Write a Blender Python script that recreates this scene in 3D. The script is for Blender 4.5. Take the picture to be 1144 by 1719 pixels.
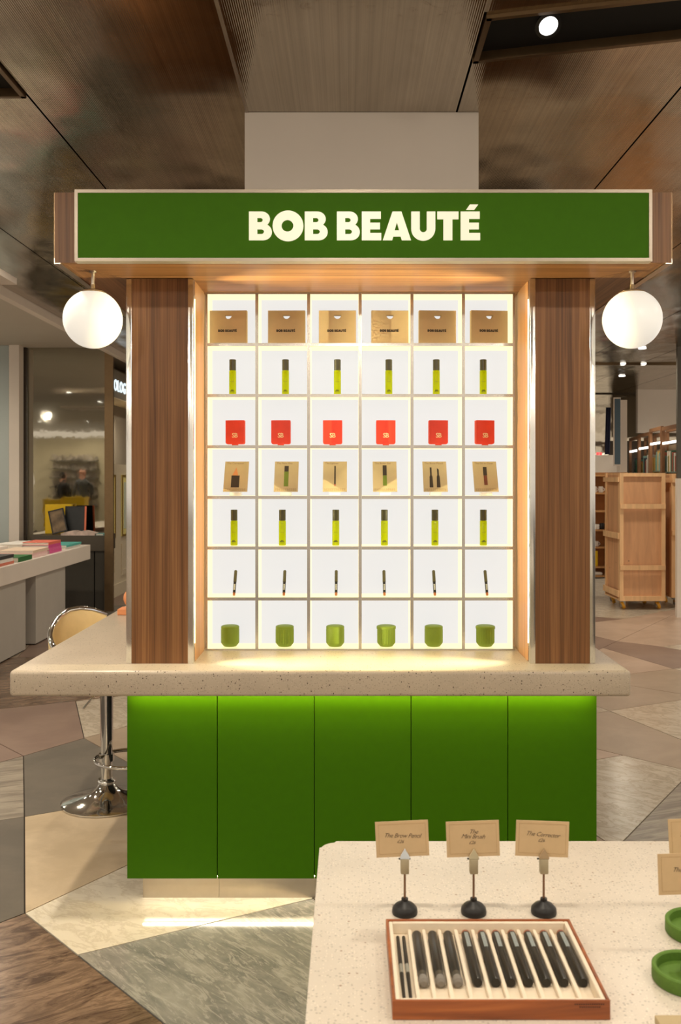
import bpy, bmesh, math, random
from mathutils import Vector, Matrix
random.seed(7)
PI = math.pi
SC = bpy.context.scene
COL = SC.collection
for o in list(bpy.data.objects):
    bpy.data.objects.remove(o)

# ------------------------------------------------------------------ camera
F, CX, CY, H = 1550.0, 587.0, 803.0, 1.55      # focal length in px, vanishing point, eye height (1144 x 1719 frame)
cam = bpy.data.cameras.new('camera')
cam.sensor_fit = 'AUTO'; cam.sensor_width = 36.0
cam.lens = F * 36.0 / 1719.0
cam.shift_x = (572.0 - CX) / 1719.0
cam.shift_y = (CY - 859.5) / 1719.0
cam.dof.use_dof = True; cam.dof.focus_distance = 3.45; cam.dof.aperture_fstop = 9.0
cam.clip_start = 0.05; cam.clip_end = 80
camo = bpy.data.objects.new('camera', cam); COL.objects.link(camo)
camo.location = (0, 0, H); camo.rotation_euler = (PI / 2, 0, 0)
SC.camera = camo

# ------------------------------------------------------------------ world, exposure
world = bpy.data.worlds.new('store_ambient'); SC.world = world
world.use_nodes = True
bg = world.node_tree.nodes.get('Background') or world.node_tree.nodes.new('ShaderNodeBackground')
bg.inputs[0].default_value = (1.0, 0.86, 0.70, 1); bg.inputs[1].default_value = 0.95
SC.view_settings.view_transform = 'Standard'
SC.view_settings.look = 'None'
SC.view_settings.gamma = 1.0
SC.view_settings.use_curve_mapping = False
SC.view_settings.exposure = 0.0
WARM = (1.0, 0.88, 0.71)
CEIL = 3.018
SPOT_W = 78.0
# ceiling downlights: x, y, power factor, cone (deg), aim point
SPOTS = [
    (0.639, 2.97, 0.9, 72, (0.40, 1.35, 0.775)),
    (-1.62, 3.37, 2.0, 110, (-1.15, 4.2, 0.8)),  # unseen lamp added in the left trough to brighten the counter's left end
]
# unseen downlights added for ambient light, in rows over the whole floor (x, y); all point straight down or a little towards the stand
FILL_ROWS = [(x, y) for y in (-6.6, -3.9, -1.3, 1.2) for x in (-5.2, -3.4, -1.64, 0.0, 1.64, 3.3, 5.0)]
FILL_ROWS += [(x, y) for y in (5.5, 8.3, 10.4) for x in (-5.2, -3.4, -1.64, 1.66, 3.3, 5.0) if (x, y) != (-3.4, 10.4)]
FILL_ROWS += [(-7.4, -3.4), (-8.6, -3.0), (-7.6, -0.6)]
FILL_ROWS += [(x, 13.2) for x in (-4.6, -2.3, 0.0, 2.3, 3.9, 5.6)] + [(x, 3.4) for x in (-5.2, -3.4, 3.0, 5.0)]

# ------------------------------------------------------------------ helpers
def P(px, py, D):
    return Vector(((px - CX) * D / F, D, H - (py - CY) * D / F))
def PF(px, py, z=0.0):
    D = F * (H - z) / (py - CY)
    return ((px - CX) * D / F, D)
def lin(c):
    return tuple((v / 255 / 12.92) if v / 255 <= 0.04045 else ((v / 255 + 0.055) / 1.055) ** 2.4 for v in c)

MATS = {}
class NT:
    """tiny node-tree helper"""
    def __init__(s, name):
        s.m = bpy.data.materials.new(name); s.m.use_nodes = True
        s.t = s.m.node_tree; s.n = s.t.nodes; s.l = s.t.links
        s.b = s.n.get('Principled BSDF'); s.out = s.n.get('Material Output')
    def new(s, typ, **kw):
        n = s.n.new(typ)
        for k, v in kw.items():
            setattr(n, k, v)
        return n
    def link(s, a, b): s.l.new(a, b)
    def pos(s, scale=(1, 1, 1), rot=(0, 0, 0), obj=False):
        g = s.new('ShaderNodeTexCoord') if obj else s.new('ShaderNodeNewGeometry')
        m = s.new('ShaderNodeMapping')
        m.inputs['Scale'].default_value = scale
        src = g.outputs['Object' if obj else 'Position']
        if any(rot):                                   # turn first, then stretch
            r = s.new('ShaderNodeMapping'); r.inputs['Rotation'].default_value = rot
            s.link(src, r.inputs['Vector']); src = r.outputs[0]
        s.link(src, m.inputs['Vector'])
        return m.outputs[0]
    def noise(s, vec, scale, detail=4, rough=0.55, dist=0.0):
        n = s.new('ShaderNodeTexNoise')
        n.inputs['Scale'].default_value = scale; n.inputs['Detail'].default_value = detail
        n.inputs['Roughness'].default_value = rough; n.inputs['Distortion'].default_value = dist
        s.link(vec, n.inputs['Vector']); return n.outputs['Fac']
    def ramp(s, fac, stops):
        r = s.new('ShaderNodeValToRGB'); e = r.color_ramp.elements
        while len(e) < len(stops): e.new(0.5)
        for el, (p, c) in zip(e, stops):
            el.position = p; el.color = (*c, 1)
        s.link(fac, r.inputs[0]); return r.outputs[0]
    def mix(s, fac, a, b, mode='MIX'):
        m = s.new('ShaderNodeMix', data_type='RGBA', blend_type=mode)
        if isinstance(fac, (int, float)): m.inputs[0].default_value = fac
        else: s.link(fac, m.inputs[0])
        for i, v in ((6, a), (7, b)):
            if isinstance(v, tuple): m.inputs[i].default_value = (*v, 1)
            else: s.link(v, m.inputs[i])
        return m.outputs[2]
    def bump(s, h, strength, dist=0.002):
        b = s.new('ShaderNodeBump'); b.inputs['Strength'].default_value = strength
        b.inputs['Distance'].default_value = dist
        s.link(h, b.inputs['Height']); s.link(b.outputs[0], s.b.inputs['Normal'])
    def set(s, **kw):
        for k, v in kw.items():
            i = s.b.inputs[k.replace('_', ' ')]
            if isinstance(v, (int, float)): i.default_value = v
            elif isinstance(v, tuple): i.default_value = (*v, 1)
            else: s.link(v, i)
        return s.m

def plain(name, rgb, rough=0.5, metal=0.0, var=0.04, scale=30.0, emit=None, strength=0.0, spec=0.5):
    if name in MATS: return MATS[name]
    t = NT(name); c = lin(rgb)
    f = t.noise(t.pos(), scale, 3)
    col = t.ramp(f, [(0.3, tuple(v * (1 - var) for v in c)), (0.7, tuple(min(1, v * (1 + var)) for v in c))])
    t.set(Base_Color=col, Roughness=rough, Metallic=metal)
    t.b.inputs['Specular IOR Level'].default_value = spec
    if emit:
        t.b.inputs['Emission Color'].default_value = (*emit, 1)
        t.b.inputs['Emission Strength'].default_value = strength
    MATS[name] = t.m; return t.m

def walnut(name, axis, tint=1.0):
    t = NT(name)
    sc = {'x': (0.9, 38, 38), 'y': (38, 0.9, 38), 'z': (38, 38, 0.9)}[axis]
    v = t.pos(sc)
    fine = t.noise(t.pos(tuple(k * 4.5 if k > 2 else k * 2 for k in sc)), 1.0, 3, 0.6)
    n = t.noise(v, 1.0, 5, 0.6, 0.35)
    big = t.noise(t.pos(tuple(k * 0.22 for k in sc)), 1.0, 2, 0.5, 0.4)
    d, m, l = lin((80, 49, 27)), lin((124, 84, 51)), lin((160, 116, 74))
    c1 = t.ramp(n, [(0.28, tuple(k * tint for k in d)), (0.5, tuple(k * tint for k in m)), (0.74, tuple(k * tint for k in l))])
    c2 = t.mix(0.30, c1, t.ramp(fine, [(0.3, tuple(k * 0.45 * tint for k in d)), (0.65, tuple(k * tint for k in l))]))
    c3 = t.mix(0.55, c2, t.ramp(big, [(0.3, (0.62, 0.58, 0.55)), (0.7, (1.15, 1.12, 1.1))]), 'MULTIPLY')
    t.set(Base_Color=c3, Roughness=0.4)
    t.b.inputs['Specular IOR Level'].default_value = 0.3
    t.bump(fine, 0.06, 0.001)
    return t.m

def speckle(name, base, dark, amount=0.35, rough=0.32):
    t = NT(name)
    def dots(scale, r0, thr):
        vo = t.new('ShaderNodeTexVoronoi'); vo.inputs['Scale'].default_value = scale
        t.link(t.pos(), vo.inputs['Vector'])
        d = t.ramp(vo.outputs['Distance'], [(r0, (1, 1, 1)), (r0 + 0.06, (0, 0, 0))])
        sp = t.new('ShaderNodeSeparateColor'); t.link(vo.outputs['Color'], sp.inputs[0])
        k = t.ramp(sp.outputs[0], [(thr, (0, 0, 0)), (thr + 0.01, (1, 1, 1))])
        return t.mix(1.0, d, k, 'MULTIPLY')
    b = lin(base); dk = lin(dark)
    cloud = t.ramp(t.noise(t.pos(), 6, 4), [(0.3, tuple(v * 0.93 for v in b)), (0.7, tuple(min(1, v * 1.05) for v in b))])
    c = t.mix(dots(150, 0.26, 0.45), cloud, tuple(v * 0.72 for v in b))
    c = t.mix(dots(220, 0.24, 0.6), c, tuple(min(1, v * 1.22) for v in b))
    c = t.mix(dots(75, 0.14, 1 - amount), c, dk)
    t.set(Base_Color=c, Roughness=rough)
    return t.m

# stones for the floor
def stone(name, base, veins=None, vscale=3.0, stretch=(1, 1, 1), rot=0.0, dist=1.5, rough=0.3, sharp=False, cont=0.10, lo=0.42, hi=0.58, fine=None):
    t = NT(name); b = lin(base)
    v = t.pos(stretch, (0, 0, rot))
    f = t.noise(t.pos(), 7, 6, 0.62)
    c = t.ramp(f, [(0.3, tuple(k * (1 - cont) for k in b)), (0.7, tuple(min(1, k * (1 + cont)) for k in b))])
    if veins:
        n = t.noise(v, vscale, 7, 0.66, dist)
        if sharp:
            k = t.ramp(n, [(0.455, (0, 0, 0)), (0.497, (1, 1, 1)), (0.503, (1, 1, 1)), (0.56, (0, 0, 0))])
        else:
            k = t.ramp(n, [(lo, (0, 0, 0)), (hi, (1, 1, 1))])
        c = t.mix(k, c, lin(veins))
    if fine:
        nf = t.noise(t.pos((1, 4.5, 1), (0, 0, rot)), fine[0] * 0.22, 6, 0.7, 1.4)
        c = t.mix(t.ramp(nf, [(0.50, (0, 0, 0)), (0.60, (0.75,) * 3)]), c, lin(fine[1]))
    t.set(Base_Color=c, Roughness=rough)
    return t.m

class MB:
    """collects shapes (world coordinates) in one bmesh"""
    def __init__(s): s.bm = bmesh.new()
    def box(s, x0, x1, y0, y1, z0, z1, bev=0.0, seg=2):
        r = bmesh.ops.create_cube(s.bm, size=1.0)
        vs = r['verts']
        for v in vs:
            v.co = Vector(((x0 + x1) / 2 + v.co.x * (x1 - x0), (y0 + y1) / 2 + v.co.y * (y1 - y0), (z0 + z1) / 2 + v.co.z * (z1 - z0)))
        if bev > 0:
            es = list({e for v in vs for e in v.link_edges})
            bmesh.ops.bevel(s.bm, geom=es, offset=bev, segments=seg, profile=0.5, affect='EDGES', clamp_overlap=True)
        return s
    def obox(s, c, ax, ay, az, hx, hy, hz, bev=0.0):
        """oriented box: centre, three unit axes, half sizes"""
        r = bmesh.ops.create_cube(s.bm, size=2.0); vs = r['verts']
        c, ax, ay, az = Vector(c), Vector(ax), Vector(ay), Vector(az)
        for v in vs:
            v.co = c + ax * v.co.x * hx + ay * v.co.y * hy + az * v.co.z * hz
        if bev > 0:
            es = list({e for v in vs for e in v.link_edges})
            bmesh.ops.bevel(s.bm, geom=es, offset=bev, segments=2, profile=0.5, affect='EDGES')
        return s
    def tube(s, pts, r, seg=12, closed=False, caps=True):
        pts = [Vector(p) for p in pts]; n = len(pts)
        rs = r if isinstance(r, (list, tuple)) else [r] * n
        rings = []; up = None
        for i, p in enumerate(pts):
            a = pts[(i - 1) % n] if (closed or i > 0) else p
            b = pts[(i + 1) % n] if (closed or i < n - 1) else p
            d = (b - a).normalized()
            if up is None:
                up = d.orthogonal().normalized()
            up = (up - d * up.dot(d))
            up = up.normalized() if up.length > 1e-6 else d.orthogonal().normalized()
            w = d.cross(up)
            rings.append([s.bm.verts.new(p + (up * math.cos(2 * PI * k / seg) + w * math.sin(2 * PI * k / seg)) * rs[i]) for k in range(seg)])
        m = n if closed else n - 1
        for i in range(m):
            A, B = rings[i], rings[(i + 1) % n]
            for k in range(seg):
                s.bm.faces.new((A[k], A[(k + 1) % seg], B[(k + 1) % seg], B[k]))
        if not closed and caps:
            s.bm.faces.new(rings[0][::-1]); s.bm.faces.new(rings[-1])
        return s
    def lathe(s, prof, c=(0, 0, 0), seg=32, flute=0, fdepth=0.0, fz=None):
        """profile of (r, z); optional fluting of the rings between fz"""
        c = Vector(c); rings = []
        for r, z in prof:
            if r < 1e-5:
                rings.append([s.bm.verts.new(c + Vector((0, 0, z)))]); continue
            ring = []
            for k in range(seg):
                a = 2 * PI * k / seg; rr = r
                if flute and fz and fz[0] <= z <= fz[1]:
                    rr = r - fdepth * (0.5 + 0.5 * math.cos(a * flute))
                ring.append(s.bm.verts.new(c + Vector((rr * math.cos(a), rr * math.sin(a), z))))
            rings.append(ring)
        for A, B in zip(rings, rings[1:]):
            for k in range(seg):
                k2 = (k + 1) % seg
                if len(A) == 1 and len(B) == 1: continue
                if len(A) == 1: s.bm.faces.new((A[0], B[k], B[k2]))
                elif len(B) == 1: s.bm.faces.new((A[k], A[k2], B[0]))
                else: s.bm.faces.new((A[k], A[k2], B[k2], B[k]))
        for R in (rings[0], rings[-1]):
            if len(R) > 1:
                try: s.bm.faces.new(R)
                except ValueError: pass
        return s
    def prism(s, poly, z0, z1):
        """horizontal polygon extruded from z0 to z1"""
        a = sum(poly[i][0] * poly[(i + 1) % len(poly)][1] - poly[(i + 1) % len(poly)][0] * poly[i][1] for i in range(len(poly)))
        if a < 0: poly = poly[::-1]
        lo = [s.bm.verts.new((x, y, z0)) for x, y in poly]; hi = [s.bm.verts.new((x, y, z1)) for x, y in poly]
        s.bm.faces.new(lo[::-1]); s.bm.faces.new(hi)
        for i in range(len(poly)):
            j = (i + 1) % len(poly)
            s.bm.faces.new((lo[i], lo[j], hi[j], hi[i]))
        return s
    def mesh(s, name, mat=None, smooth=False, origin=None):
        bmesh.ops.recalc_face_normals(s.bm, faces=s.bm.faces)
        me = bpy.data.meshes.new(name)
        if origin is not None:
            bmesh.ops.translate(s.bm, verts=s.bm.verts, vec=-Vector(origin))
        s.bm.to_mesh(me); s.bm.free()
        if smooth:
            for p in me.polygons: p.use_smooth = True
            me.set_sharp_from_angle(angle=math.radians(38))
        if mat: me.materials.append(mat)
        return me

def tag(o, label=None, cat=None, group=None, kind=None):
    if label: o['label'] = label
    if cat: o['category'] = cat
    if group: o['group'] = group
    if kind: o['kind'] = kind
    return o
def thing(name, label, cat, loc=(0, 0, 0), group=None, kind=None, rot=None):
    o = bpy.data.objects.new(name, None); o.empty_display_size = 0.05
    COL.objects.link(o); o.location = loc
    if rot: o.rotation_euler = rot
    return tag(o, label, cat, group, kind)
def absloc(o):
    v = Vector((0, 0, 0))
    while o is not None:
        v += o.location; o = o.parent
    return v
def part(name, mb, mat, parent, smooth=False, label=None):
    """mb holds world coordinates; the part is stored relative to its (unrotated) parent"""
    me = mb.mesh(name, mat, smooth, absloc(parent) if parent else None)
    o = bpy.data.objects.new(name, me); COL.objects.link(o)
    o.parent = parent
    if label: o['label'] = label
    return o
def lpart(name, me, parent, loc=None, rot=None, label=None):
    """me is already local to its parent"""
    o = bpy.data.objects.new(name, me); COL.objects.link(o); o.parent = parent
    if loc is not None: o.location = loc
    if rot is not None: o.rotation_euler = rot
    if label: o['label'] = label
    return o
def solo(name, mb, mat, label, cat, group=None, kind=None, smooth=False, loc=None):
    """a thing that is one mesh; origin at loc"""
    me = mb.mesh(name, mat, smooth, loc)
    o = bpy.data.objects.new(name, me); COL.objects.link(o)
    if loc is not None: o.location = loc
    return tag(o, label, cat, group, kind)
def struct(name, mb, mat, label=None, smooth=False):
    me = mb.mesh(name, mat, smooth)
    o = bpy.data.objects.new(name, me); COL.objects.link(o)
    return tag(o, label, None, None, 'structure')

# flat shapes and lettering
def loops_mesh(loops, depth, mat, name='shape'):
    c = bpy.data.curves.new(name, 'CURVE'); c.dimensions = '2D'; c.fill_mode = 'BOTH'; c.extrude = depth / 2
    for pts in loops:
        sp = c.splines.new('POLY'); sp.points.add(len(pts) - 1); sp.use_cyclic_u = True
        for p, q in zip(sp.points, pts): p.co = (q[0], q[1], 0, 1)
    o = bpy.data.objects.new(name, c); me = bpy.data.meshes.new_from_object(o); me.name = name
    bpy.data.objects.remove(o); bpy.data.curves.remove(c)
    me.materials.clear(); me.materials.append(mat)
    return me
def text_mesh(body, size, mat, depth=0.0004, shear=0.0, bold=0.0, align='CENTER', spacing=1.0, line=1.0, name='lettering', res=2):
    c = bpy.data.curves.new(name, 'FONT'); c.body = body; c.size = size; c.extrude = depth / 2
    c.shear = shear; c.offset = bold; c.align_x = align; c.space_character = spacing; c.space_line = line
    c.resolution_u = res
    o = bpy.data.objects.new(name, c); me = bpy.data.meshes.new_from_object(o); me.name = name
    bpy.data.objects.remove(o); bpy.data.curves.remove(c)
    me.materials.clear(); me.materials.append(mat)
    return me
def arc(cx, cy, rx, ry, a0, a1, n=14):
    return [(cx + rx * math.cos(math.radians(a0 + (a1 - a0) * i / n)), cy + ry * math.sin(math.radians(a0 + (a1 - a0) * i / n))) for i in range(n + 1)]
def L_B(x):
    o = [(x, 0), (x + 64, 0)] + arc(x + 64, 37.5, 41, 37.5, -90, 62) + arc(x + 57, 97, 39, 34, -38, 90) + [(x, 131)]
    h1 = [(x + 38, 28)] + arc(x + 57, 39, 12, 11, -90, 90, 8) + [(x + 38, 50)]
    h2 = [(x + 38, 82)] + arc(x + 53, 92, 10, 10, -90, 90, 8) + [(x + 38, 102)]
    return [o, h1, h2]
def L_O(x):
    return [arc(x + 70.5, 65.5, 70.5, 70, 0, 360, 40)[:-1], arc(x + 68, 66, 27, 27, 0, 360, 28)[:-1]]
def L_E(x):
    return [[(x, 0), (x + 89, 0), (x + 89, 33), (x + 38, 33), (x + 38, 50), (x + 83, 50), (x + 83, 80), (x + 38, 80), (x + 38, 98), (x + 87, 98), (x + 87, 131), (x, 131)]]
def L_A(x):
    return [[(x, 0), (x + 43, 0), (x + 48, 17), (x + 82, 17), (x + 87, 0), (x + 129, 0), (x + 85, 131), (x + 44, 131)], [(x + 54, 45), (x + 75, 45), (x + 64.5, 82)]]
def L_U(x):
    return [[(x, 131), (x, 52)] + arc(x + 55, 52, 55, 54, 180, 360, 22) + [(x + 110, 131), (x + 71, 131), (x + 71, 52)] + arc(x + 55, 52, 16, 16, 360, 180, 12)[1:] + [(x + 39, 131)]]
def L_T(x):
    return [[(x + 28, 0), (x + 69, 0), (x + 69, 96), (x + 97, 96), (x + 97, 131), (x, 131), (x, 96), (x + 28, 96)]]
def L_acc(x):
    return [[(x + 25, 139), (x + 62, 139), (x + 80, 163), (x + 42, 163)]]
WORD = [('B', L_B(50)), ('O', L_O(158)), ('B', L_B(305)), ('B', L_B(452)), ('E', L_E(566)), ('A', L_A(662)), ('U', L_U(792)), ('T', L_T(911)), ('E', L_E(1018) + L_acc(1018))]
def word_mesh(width, mat, depth, letters=None, name='lettering'):
    """the word set in heavy capitals, centred on x, baseline at 0, in the local xy plane"""
    letters = letters or WORD
    x0 = min(p[0] for _, ls in letters for l in ls for p in l); x1 = max(p[0] for _, ls in letters for l in ls for p in l)
    k = width / (x1 - x0); m = (x0 + x1) / 2
    return loops_mesh([[((x - m) * k, y * k) for x, y in l] for _, ls in letters for l in ls], depth, mat, name)
FRONT = (PI / 2, 0, 0)      # local xy -> world xz, facing the camera

# ------------------------------------------------------------------ materials
def emitter(name, rgb, strength, base=0.55):
    t = NT(name)
    f = t.ramp(t.noise(t.pos(), 3, 2), [(0.2, tuple(v * 0.98 for v in rgb)), (0.8, rgb)])
    t.b.inputs['Base Color'].default_value = (*[base * v for v in rgb], 1)
    t.link(f, t.b.inputs['Emission Color']); t.b.inputs['Emission Strength'].default_value = strength
    t.b.inputs['Roughness'].default_value = 0.35
    return t.m
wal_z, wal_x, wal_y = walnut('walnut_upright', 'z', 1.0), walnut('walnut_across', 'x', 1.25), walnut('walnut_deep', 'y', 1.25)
chrome = plain('polished_chrome', (215, 215, 212), 0.08, 1.0, 0.02)
edge_m = plain('satin_chrome_edge', (196, 192, 186), 0.24, 1.0, 0.02)
alu = plain('polished_aluminium', (222, 222, 220), 0.2, 1.0, 0.02)
chrome_soft = plain('satin_steel', (190, 180, 168), 0.3, 1.0, 0.03)
champagne = plain('champagne_frame', (178, 166, 150), 0.4, 0.4, 0.03)
green_sign = plain('green_lacquer_sign', (61, 107, 9), 0.6, 0, 0.03, spec=0.12)
green_door = plain('green_lacquer_door', (55, 100, 0), 0.5, 0, 0.03, spec=0.12)
dark_gap = plain('dark_carcass', (14, 16, 10), 0.7)
counter_m = speckle('counter_composite', (182, 168, 149), (70, 56, 44), 0.42, 0.3)
table_m = speckle('table_composite', (214, 204, 190), (158, 132, 110), 0.12, 0.3)
panel_light = emitter('backlit_panel', (1.0, 0.985, 0.965), 0.79, 0.06)
cell_glow = emitter('acrylic_added_glow', (1.0, 0.84, 0.44), 1.05, 0.2)  # glow put into the cell walls as emission, to warm reveals and soffit
letter_glow = emitter('lit_letters', (1.0, 0.90, 0.64), 0.86, 0.25)
strip_led = emitter('led_strip', (1.0, 0.88, 0.60), 3.0)
strip_under = emitter('led_strip_under_counter', (1.0, 0.76, 0.20), 42)
strip_floor = emitter('led_strip_plinth', (1.0, 0.88, 0.64), 32)
spot_glow = emitter('lamp_disc', (1.0, 0.97, 0.92), 5.0)
far_glow = emitter('far_lamp_disc', (1.0, 0.95, 0.85), 1.6)
white_paint = plain('white_paint', (224, 214, 202), 0.7, 0, 0.02, 4)
white_lam = plain('white_laminate', (222, 212, 200), 0.5, 0, 0.02, 4)
grey_lam = plain('grey_laminate', (176, 170, 160), 0.55, 0, 0.03, 6)
black_m = plain('black_satin', (16, 14, 13), 0.45)
black_matt = plain('black_matt', (8, 7, 7), 0.85)
ink = plain('black_ink', (18, 16, 16), 0.6)

def ribbed_metal():
    t = NT('ribbed_bronze_sheet')
    w = t.new('ShaderNodeTexWave', wave_type='BANDS', bands_direction='X')
    w.inputs['Scale'].default_value = 44; w.inputs['Distortion'].default_value = 0
    t.link(t.pos(), w.inputs['Vector'])
    sm = t.noise(t.pos((1, 0.3, 1)), 2.6, 4, 0.6, 0.7)
    col = t.ramp(sm, [(0.3, (0.38, 0.33, 0.265)), (0.7, (0.53, 0.47, 0.39))])
    st_ = t.noise(t.pos((70, 0.25, 1)), 1.0, 4, 0.7)
    col = t.mix(0.5, col, t.ramp(st_, [(0.35, (0.72, 0.72, 0.72)), (0.5, (1, 1, 1)), (0.66, (1.3, 1.28, 1.22))]), 'MULTIPLY')  # streaks: reflection lines and brushed texture put into the sheet's colour
    scr = t.noise(t.pos((1, 1, 1)), 16, 6, 0.7, 1.6)
    rg = t.ramp(scr, [(0.40, (0.09,) * 3), (0.58, (0.13,) * 3), (0.68, (0.24,) * 3)])
    t.set(Base_Color=col, Metallic=1.0, Roughness=rg)
    wob = t.noise(t.pos((1, 0.7, 1)), 1.7, 2)
    add = t.new('ShaderNodeMath', operation='MULTIPLY_ADD')
    t.link(w.outputs['Fac'], add.inputs[0]); add.inputs[1].default_value = 0.009
    t.link(wob, add.inputs[2])
    t.bump(add.outputs[0], 0.55, 0.035)
    return t.m
ceil_m = ribbed_metal()
def wavy_mirror(name, rgb, rough, strength, scale):
    t = NT(name)
    t.set(Base_Color=rgb, Metallic=1.0, Roughness=rough)
    n = t.noise(t.pos((1, 1, 0.8)), scale, 3)
    t.bump(n, strength, 0.02)
    return t.m
mirror_m = wavy_mirror('bronze_mirror', (0.52, 0.50, 0.43), 0.03, 0.022, 4.0)
bronze_m = plain('bronze_post', (120, 98, 70), 0.35, 0.7, 0.05)
bulk_m = wavy_mirror('crumpled_bronze_mirror', (0.50, 0.45, 0.36), 0.07, 0.45, 2.2)

# ------------------------------------------------------------------ floor: irregular stone slabs, recessed dark joints
ST = {
    'brown': stone('brown_wavy_marble', (134, 110, 90), (80, 62, 50), 3.0, (1, 3.4, 1), -0.5, 2.4, 0.25, False, 0.30, 0.44, 0.60, fine=(46, (104, 84, 68))),
    'blue': stone('blue_grey_marble', (150, 147, 139), (114, 112, 108), 4.0, (1, 2.6, 1), 0.85, 0.9, 0.10, False, 0.14, 0.36, 0.66, fine=(44, (170, 166, 157))),
    'white': stone('white_marble', (218, 209, 191), (203, 192, 172), 6.0, (1, 2.0, 1), 0.5, 0.5, 0.06, True, 0.04),
    'cream': stone('cream_limestone', (196, 176, 146), (182, 162, 132), 2.4, (1, 1, 1), 0.2, 0.6, 0.35, False, 0.05),
    'dark': stone('dark_grey_slab', (100, 92, 80), (90, 83, 72), 3.0, (1, 1, 1), 0, 0.4, 0.5, False, 0.06),
    'taupe': stone('taupe_slab', (132, 110, 96), (122, 100, 88), 2.0, (1, 1, 1), 0, 0.4, 0.42, False, 0.06),
    'stripe': stone('striped_grey_marble', (158, 148, 132), (118, 108, 96), 3.2, (0.6, 5.5, 1), -0.35, 1.0, 0.3, False, 0.1, 0.42, 0.6),
    'pale': stone('pale_grey_marble', (184, 172, 154), (162, 150, 132), 6.5, (1, 2.2, 1), 0.7, 0.7, 0.2, True, 0.10),
    'pink': stone('pinkish_beige_slab', (176, 154, 136), (164, 142, 124), 2.5, (1, 1, 1), 0, 0.5, 0.34, False, 0.06),
    'sand': stone('greyish_sand_slab', (158, 140, 120), (148, 130, 110), 2.5, (1, 1, 1), 0, 0.5, 0.34, False, 0.05),
}
joint_m = plain('dark_joint', (52, 42, 32), 0.8)
floor = struct('floor', MB().box(-11, 8, -9, 18, -0.06, -0.006), joint_m, 'store floor of large irregular stone slabs with dark joints')
def inset(poly, d):
    n = len(poly)
    a = sum(poly[i][0] * poly[(i + 1) % n][1] - poly[(i + 1) % n][0] * poly[i][1] for i in range(n))
    if a < 0: poly = poly[::-1]
    out = []
    for i in range(n):
        p0, p1, p2 = Vector(poly[i - 1]), Vector(poly[i]), Vector(poly[(i + 1) % n])
        d1 = (p1 - p0).normalized(); d2 = (p2 - p1).normalized()
        n1 = Vector((-d1.y, d1.x)); n2 = Vector((-d2.y, d2.x))
        den = 1 + n1.dot(n2)
        out.append(tuple(p1 + (n1 + n2) * (d / max(den, 0.25))))
    return out
def wp(q):
    return (q[1], q[2]) if q[0] == 'w' else PF(*q)
A_, B_, C_, G_ = (41.6, 1533), (130, 1603), (526, 1508), (41, 1371)
V1, V2, V3, V4 = (39.4, 1269), (141.3, 1239.2), (127, 1177), (-95.6, 1199.8)
K1, K2, K3 = (400, 1365), (300, 1327), (330, 1186)
def ext(a, b, Y):
    """extend the floor line a-b to depth Y (world)"""
    a, b = wp(a), wp(b); t = (Y - a[1]) / (b[1] - a[1])
    return ('w', a[0] + (b[0] - a[0]) * t, Y)
EB = ext(A_, B_, 0.6); EC = ('w', 1.55, 0.9)
P0, P1, P2, P3, P4, P5 = (1036, 1076.5), (1013, 1087.5), (1131, 1122.5), (990, 1139.6), (1175, 1170), (1023, 1193.3)
P6, P7, P8 = (1046, 1267.7), (1161.5, 1295), (1035.3, 1424)
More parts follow.
